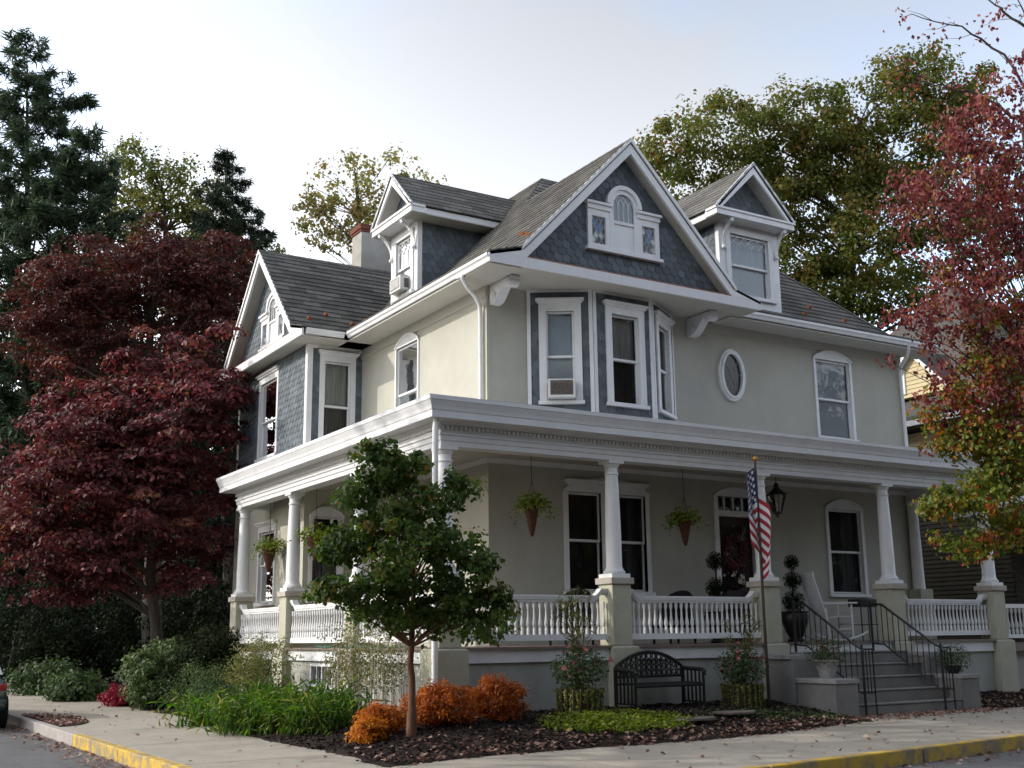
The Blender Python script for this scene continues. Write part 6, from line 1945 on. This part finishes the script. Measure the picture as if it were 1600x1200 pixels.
t = empty('sparse_tree'); tag(t, 'sparse golden green tree showing its limbs behind the side gable', 'tree')
D = 47
bl = [(at(560, 330, D), 2.2, 2, 2.0), (at(500, 350, D), 1.5, 1.6, 1.4), (at(545, 262, D), 1.5, 1.4, .9), (at(625, 262, D), 1.2, 1.2, .7), (at(672, 290, D), .9, 1, .6), (at(490, 310, D), 1.0, 1, .8), (at(610, 340, D), 1.5, 1.5, 1.2)]
cs = crown(t, 'leaf_sparse', bl, 190, .34, 26, .17, .8, .7, .6, .4, .25, .45, hang=.3)
base = at(575, 1040, D); limbs(t, [base, at(575, 700, D), at(572, 480, D), at(560, 340, D), at(555, 270, D)], .28, .04, pick(cs, 55), 'bark_grey', .035, start=.3); base_root(t, tuple(base))

t = empty('oak_tree'); tag(t, 'large olive and bronze oak towering behind the right of the house', 'tree')
D = 44
bl = [(at(1110, 250, D), 2.6, 2.6, 2.2), (at(1235, 225, D), 2.6, 2.6, 2.1), (at(1370, 165, D), 2.6, 2.6, 2.0), (at(1340, 320, D), 2.6, 2.8, 2.4), (at(1250, 420, D), 2.2, 2.4, 2.4), (at(1450, 240, D), 2.4, 2.6, 2.6), (at(1050, 235, D), 1.5, 1.8, 1.4), (at(1430, 430, D), 2.4, 2.6, 2.4), (at(1165, 170, D), 1.4, 1.4, 1.0), (at(1420, 110, D), 1.6, 1.6, 1.0), (at(1150, 360, D), 2.2, 2, 1.8), (at(1540, 340, D), 2.6, 2.6, 3.0)]
cs = crown(t, 'leaf_oak', bl + [(at(1200, 300, D), 2.4, 2.4, 2.0), (at(1300, 250, D), 2.6, 2.6, 2.0), (at(1180, 420, D), 2.0, 2.2, 1.8), (at(1480, 150, D), 1.8, 2.0, 1.6), (at(1300, 470, D), 2.6, 2.4, 1.6), (at(1390, 500, D), 2.4, 2.4, 1.4), (at(1220, 480, D), 2.0, 2.2, 1.4), (at(1330, 400, D - 2), 2.0, 1.6, 1.8)], 760, .58, 105, .165, .75, .7, .45, .4, .22, .5, hang=.3)
base = at(1310, 1040, D); limbs(t, [base, at(1310, 800, D), at(1318, 600, D), at(1325, 450, D), at(1335, 300, D), at(1345, 190, D)], .48, .10, [at(1240, 330, D - 1), at(1200, 300, D), at(1400, 330, D), at(1150, 260, D)] + pick(cs, 60), 'bark_grey', .07, start=.3); base_root(t, tuple(base))

# --- red maple at the sidewalk, trunk just outside the picture
t = empty('red_maple_tree'); tag(t, 'pinkish red autumn maple overhanging the right edge, green lower branches', 'tree')
D = 20.3
bl = [(at(1560, 170, D), .9, 1.2, .9), (at(1500, 330, D), 1.0, 1.2, 1.0), (at(1590, 420, D), 1.2, 1.4, 1.2), (at(1470, 480, D), .8, 1.0, .7), (at(1560, 590, D), 1.0, 1.2, .8), (at(1430, 545, D - .3), .55, .7, .45), (at(1420, 310, D - .2), .5, .7, .45), (at(1500, 200, D), .8, .9, .6), (at(1390, 500, D - .2), .25, .5, .2), (at(1560, 300, D), 1.2, 1.2, 1.2), (at(1760, 300, D), 1.9, 1.9, 3.0), (at(1480, 600, D), .7, .8, .45), (at(1600, 250, D), 1.2, 1.2, 1.3), (at(1530, 480, D), 1.0, 1.2, 1.2), (at(1600, 560, D), 1.0, 1.2, 1.0), (at(1420, 590, D - .3), .35, .5, .25), (at(1545, 660, D), .7, .8, .4)]
cs = crown(t, 'leaf_red_maple', bl, 640, .22, 30, .098, .9, .62, .45, .1, .26, .45, name='crown', hang=.55)
b2 = [(at(1545, 690, D), .65, .8, .4), (at(1530, 775, D - .3), .75, .9, .50), (at(1500, 850, D - .3), .42, .6, .28), (at(1590, 830, D - .2), .55, .7, .55), (at(1580, 740, D), .6, .7, .4), (at(1470, 790, D - .4), .25, .4, .25)]
cs2 = crown(t, 'leaf_turning', b2, 190, .20, 40, .088, .8, .75, .45, .3, .26, .34, name='lower_foliage', hang=.4)
b4 = [(at(1560, 600, D + .2), .9, 1.1, .7), (at(1500, 640, D), .6, .8, .5), (at(1590, 500, D + .4), .9, 1.0, .9), (at(1550, 690, D), .7, .8, .4), (at(1470, 700, D), .35, .5, .3)]
cs4 = crown(t, 'leaf_turning', b4, 150, .20, 30, .09, .9, .7, .5, .2, .26, .60, name='turning_foliage', hang=.5)
# thin arching top branches with a few leaves left
tb = MB(); P = []
for line in ([(1700, 330), (1625, 170), (1570, 85), (1500, 42), (1425, 22)], [(1700, 250), (1640, 110), (1610, 40), (1580, -20)], [(1710, 220), (1660, 90), (1640, 0)], [(1690, 300), (1600, 190), (1530, 145), (1470, 135), (1430, 118)], [(1690, 180), (1600, 40), (1560, 12), (1530, -15)]):
    pts = [at(a, b, D + .1 * k) for k, (a, b) in enumerate(line)]
    fine = []
    for i in range(len(pts) - 1):
        for q in (0, .25, .5, .75): fine.append(pts[i] * (1 - q) + pts[i + 1] * q + rng.normal(0, .025, 3))
    fine.append(pts[-1])
    tb.tube([tuple(p) for p in fine], [.034 * (1 - i / len(fine)) + .005 for i in range(len(fine))], 5)
    for i in range(5, len(fine)):
        if rng.random() < .75:
            d_ = (fine[i] - fine[i - 1]); e = fine[i] + d_ * rng.uniform(.6, 2.0) + rng.normal(0, .22, 3)
            tb.tube([tuple(fine[i]), tuple((fine[i] + e) / 2 + rng.normal(0, .03, 3)), tuple(e)], .008, 4, .003)
            for _ in range(rng.integers(5, 16)): P.append(e + rng.normal(0, .11, 3))
tb.build('top_branches', 'bark_grey', t, smooth=True)
P = np.array(P); leaf_mesh('top_leaves', 'leaf_red_maple', t, P, rng.normal(size=P.shape), rng.uniform(.07, .11, len(P)), .65, None, rng.normal(0, .5, P.shape) + [0, 0, -1])
base = np.array((20.0, 12.75, .15))
def rel(px, py): return at(px, py, D)
limbs(t, [base, (20.0, 12.75, 1.6), (19.95, 12.75, 3.0), (19.9, 12.8, 5.5), (19.8, 12.8, 8.0), (19.9, 12.8, 10.0), (20.0, 12.8, 11.5)], .20, .03, [c for c in pick(cs, 110) if c[2] < 10.2] + pick(cs2, 40) + pick(cs4, 25), 'bark_grey', .035, tip=.004, start=.15); base_root(t, tuple(base))

# --- shrubs
def shrub(name, label, cat, mat, c, rx, ry, rz, n_clump, cr, per, leaf, group=None, flat=.8, aspect=.55, tmid=.5, stems=8, up=.4, spread=.2):
    o = empty(name); tag(o, label, cat, group)
    z0 = bed_z(c[0], c[1]) if bed_d(c[0], c[1]) > 0 else .15
    cc = (c[0], c[1], z0 + rz * .92)
    cs = crown(o, mat, [(cc, rx, ry, rz)], n_clump, cr, per, leaf, flat, aspect, .38, up, spread, tmid, name='foliage')
    mb = MB()
    for q in pick(cs, stems):
        mb.tube([(c[0] + rng.normal(0, .05), c[1] + rng.normal(0, .05), z0 - .05), tuple((np.array((c[0], c[1], z0)) * .4 + q * .6) + rng.normal(0, .04, 3)), tuple(q)], .014, 4, .005)
    mb.build('stems', 'bark_grey', o)
    base_root(o, (c[0], c[1], z0))
    return o
shrub('shrub', 'rounded pale-leaved green shrub beside the bend of the sidewalk', 'shrub', 'leaf_shrub', (6.95, 26.2), .85, .8, .72, 95, .24, 70, .105, tmid=.68)
shrub('shrub', 'dark clipped evergreen shrub at the far end of the side porch', 'shrub', 'leaf_dark', (7.75, 25.3), .72, .72, .88, 110, .26, 90, .085, tmid=.75)
shrub('shrub', 'low grey-green feathery shrub in front of the porch end pier', 'shrub', 'leaf_shrub', (7.05, 23.3), .80, .9, .50, 80, .22, 70, .06, aspect=.3, tmid=.55)
shrub('shrub', 'light wispy shrub hiding the side porch skirting', 'shrub', 'leaf_wispy', (7.85, 22.3), .62, .80, .74, 105, .22, 60, .07, aspect=.32)
shrub('shrub', 'dark green mounded shrub low between wispy bush and daylilies', 'shrub', 'leaf_shrub', (6.75, 21.8), .5, .6, .32, 40, .2, 60, .06, tmid=.35)
shrub('mum_plant', 'round crimson chrysanthemum at the sidewalk edge', 'flower', 'petal_red', (6.55, 28.1), .42, .42, .25, 60, .12, 50, .06, up=.8)
# shaded evergreens under the dogwood
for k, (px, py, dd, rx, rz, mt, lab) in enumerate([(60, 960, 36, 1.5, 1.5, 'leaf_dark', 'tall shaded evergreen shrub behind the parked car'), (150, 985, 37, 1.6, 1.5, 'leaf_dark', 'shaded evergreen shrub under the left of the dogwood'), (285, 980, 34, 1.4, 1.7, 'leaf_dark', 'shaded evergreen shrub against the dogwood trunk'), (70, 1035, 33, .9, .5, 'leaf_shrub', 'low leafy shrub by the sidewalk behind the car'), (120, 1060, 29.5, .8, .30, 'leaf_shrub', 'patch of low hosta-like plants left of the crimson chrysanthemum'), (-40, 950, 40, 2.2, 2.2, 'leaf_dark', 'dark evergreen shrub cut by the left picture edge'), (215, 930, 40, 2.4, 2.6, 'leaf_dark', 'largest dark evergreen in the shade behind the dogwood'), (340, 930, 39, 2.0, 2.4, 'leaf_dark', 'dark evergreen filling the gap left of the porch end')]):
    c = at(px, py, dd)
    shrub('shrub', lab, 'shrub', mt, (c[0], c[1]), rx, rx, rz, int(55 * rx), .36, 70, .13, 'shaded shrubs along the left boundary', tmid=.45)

# daylilies: arching blades
def blades(name, label, cat, mat, c, n, length, spread, width, group=None, zoff=0.0):
    o = empty(name); tag(o, label, cat, group)
    P, AX, Nn, SZ, T = [], [], [], [], []
    z0 = bed_z(c[0], c[1])
    for _ in range(n):
        a = rng.uniform(0, 6.28); l_ = length * rng.uniform(.6, 1.15); b0 = np.array((c[0] + rng.normal(0, spread * .45), c[1] + rng.normal(0, spread * .45), z0 - .02))
        d_ = np.array((math.cos(a), math.sin(a), 0)); bend = rng.uniform(.35, 1.0)
        prev = b0; tt = rng.random()
        for s in range(1, 6):
            t_ = s / 5
            cur = b0 + d_ * l_ * .62 * bend * t_ ** 1.6 + np.array((0, 0, l_ * (.85 * t_ - .55 * bend * t_ ** 2.4)))
            P.append((prev + cur) / 2); ax = cur - prev; AX.append(ax); SZ.append(np.linalg.norm(ax) * 1.35); T.append(tt)
            sd = np.cross(ax, (0, 0, 1)); nn = np.cross(sd, ax); Nn.append(nn + rng.normal(0, .02, 3)); prev = cur
    leaf_mesh('blades', mat, o, np.array(P), np.array(Nn), np.array(SZ), width, np.array(T), np.array(AX), 0)
    base_root(o, (c[0], c[1], z0))
for k, (x, y, n, l_, sp, lab) in enumerate([(6.35, 18.2, 420, .78, .75, 'arching green daylily clump spilling over the sidewalk'), (6.95, 18.9, 380, .85, .7, 'tall green daylily clump behind the edge clump'), (7.25, 17.6, 360, .80, .6, 'bright green daylily clump below the basement window'), (6.75, 17.0, 320, .70, .6, 'bright lime daylily clump nearest the young maple'), (6.35, 20.6, 300, .75, .6, 'green daylily clump at the left end of the row')]):
    blades('daylily', lab, 'plant', 'leaf_daylily', (x, y), int(n * .62), l_ * 1.35, sp, .19, 'daylilies along the left sidewalk')
# tall twiggy shrub in front of the side porch
o = empty('twiggy_shrub'); tag(o, 'thin twiggy shrub with sparse tops before the side porch wall', 'shrub')
mb = MB(); P = []
for _ in range(85):
    bx_, by_ = rng.uniform(7.7, 8.4), rng.uniform(16.7, 18.8)
    hh = rng.uniform(.85, 1.6); lx_, ly_ = rng.normal(0, .10), rng.normal(0, .12)
    z0 = bed_z(bx_, by_)
    mb.tube([(bx_, by_, z0), (bx_ + lx_ * .4, by_ + ly_ * .4, z0 + hh * .5), (bx_ + lx_, by_ + ly_, z0 + hh)], .007, 4, .003)
    for t_ in np.linspace(.45, 1.05, 16): P.append((bx_ + lx_ * t_, by_ + ly_ * t_, z0 + hh * t_))
mb.build('stems', 'cap_stone', o)
P = np.array(P).repeat(3, 0); P = P + rng.normal(0, .07, P.shape)
leaf_mesh('foliage', 'leaf_wispy', o, P, rng.normal(size=P.shape) + [0, 0, .3], rng.uniform(.035, .08, len(P)), .4)
base_root(o, (8.0, 18.0, .4))
# orange shrubs
for x, y, rx, rz, lab, tm in [(6.80, 14.9, .23, .17, 'small golden orange shrub left of the maple trunk', .85), (7.15, 15.30, .34, .22, 'golden orange shrub just behind the maple trunk', .62), (8.10, 15.20, .56, .30, 'large rust-orange shrub right of the maple trunk', .38), (9.1, 15.3, .46, .33, 'rounded rust-orange shrub farthest right by the porch wall', .32)]:
    shrub('orange_shrub', lab, 'shrub', 'leaf_orange', (x, y), rx, rx, rz, int(250 * rx), .10, 60, .048, 'orange shrubs round the maple', tmid=tm, aspect=.55, spread=.16, up=.7)
# lime ground cover
P, T = [], []
while len(P) < 3600:
    x, y = rng.normal(10.6, .75), rng.normal(14.3, .42)
    if ((x - 10.6) / 1.35) ** 2 + ((y - 14.35) / .75) ** 2 > 1 or bed_d(x, y) < .25: continue
    P.append((x, y, bed_z(x, y) + rng.uniform(.01, .11)))
P = np.array(P)
tag(leaf_mesh('ground_cover', 'leaf_lime', None, P, rng.normal(0, .5, P.shape) + [0, 0, 1], rng.uniform(.035, .075, len(P)), .7), 'low lime green ground cover before the grass planter', 'plants', kind='stuff')
P = []
while len(P) < 1100:
    x, y = rng.normal(14.2, .9), rng.normal(14.6, .3)
    if not in_bed(x, y) or bed_d(x, y) < .1: continue
    P.append((x, y, bed_z(x, y) + rng.uniform(.01, .06)))
P = np.array(P)
tag(leaf_mesh('sparse_ground_cover', 'leaf_shrub', None, P, rng.normal(0, .5, P.shape) + [0, 0, 1], rng.uniform(.03, .06, len(P)), .7), 'thin green ground cover round the flagpole', 'plants', kind='stuff')
# distant wood closing the horizon
P, Nn = [], []
for px in np.linspace(-500, 2300, 220):
    for k in range(3):
        dd = rng.uniform(78, 105); hh = rng.uniform(4, 9) if px > 430 else rng.uniform(12, 27)
        b = at(px + rng.normal(0, 10), 1000, dd); b[2] = 0
        n = 110 if px > 430 else 260
        q = rng.normal(size=(n, 3)) * np.array([1.6, 1.6, 1.0])
        q[:, 2] = rng.random(n) * hh
        P.append(b + q); Nn.append(rng.normal(size=(n, 3)) + [0, 0, .4])
for k in range(460):                                     # unseen trees across both streets, added to block sky fill; windows mirror them
    if k < 330: b = np.array((rng.uniform(-35, 75), rng.uniform(-24, -9), 0.0))
    else: b = np.array((rng.uniform(-32, -13), rng.uniform(-24, 6), 0.0))
    hh = rng.uniform(12, 21); n = 150
    q = rng.normal(size=(n, 3)) * np.array([1.9, 1.9, 1.0]); q[:, 2] = rng.random(n) * hh
    P.append(b + q); Nn.append(rng.normal(size=(n, 3)) + [0, 0, .4])
for c_, r_, n in (((-6.0, 21.6, 10.4), 2.0, 420), ((-6.2, 25.4, 12.9), 1.9, 420), ((-5.0, 19.5, 9.2), 1.4, 200)):   # boughs over the side street whose shade dapples the sidewalk
    q = rng.normal(size=(n, 3)) * r_ * .6; P.append(np.array(c_) + q); Nn.append(rng.normal(size=(n, 3)) + [0, 0, .4])
P = np.vstack(P)
tag(leaf_mesh('distant_wood_and_sky_blockers', 'leaf_dark', None, P, np.vstack(Nn), np.where(P[:, 2] > 0, rng.uniform(.5, 1.0, len(P)), .5) * np.where((P[:, 0] > -12) & (P[:, 0] < 0) & (P[:, 1] > 14) & (P[:, 1] < 32), .5, 1.0), .7), 'far-off dark trees closing the view, plus unseen trees added behind the viewer as sky blockers', 'trees', kind='stuff')
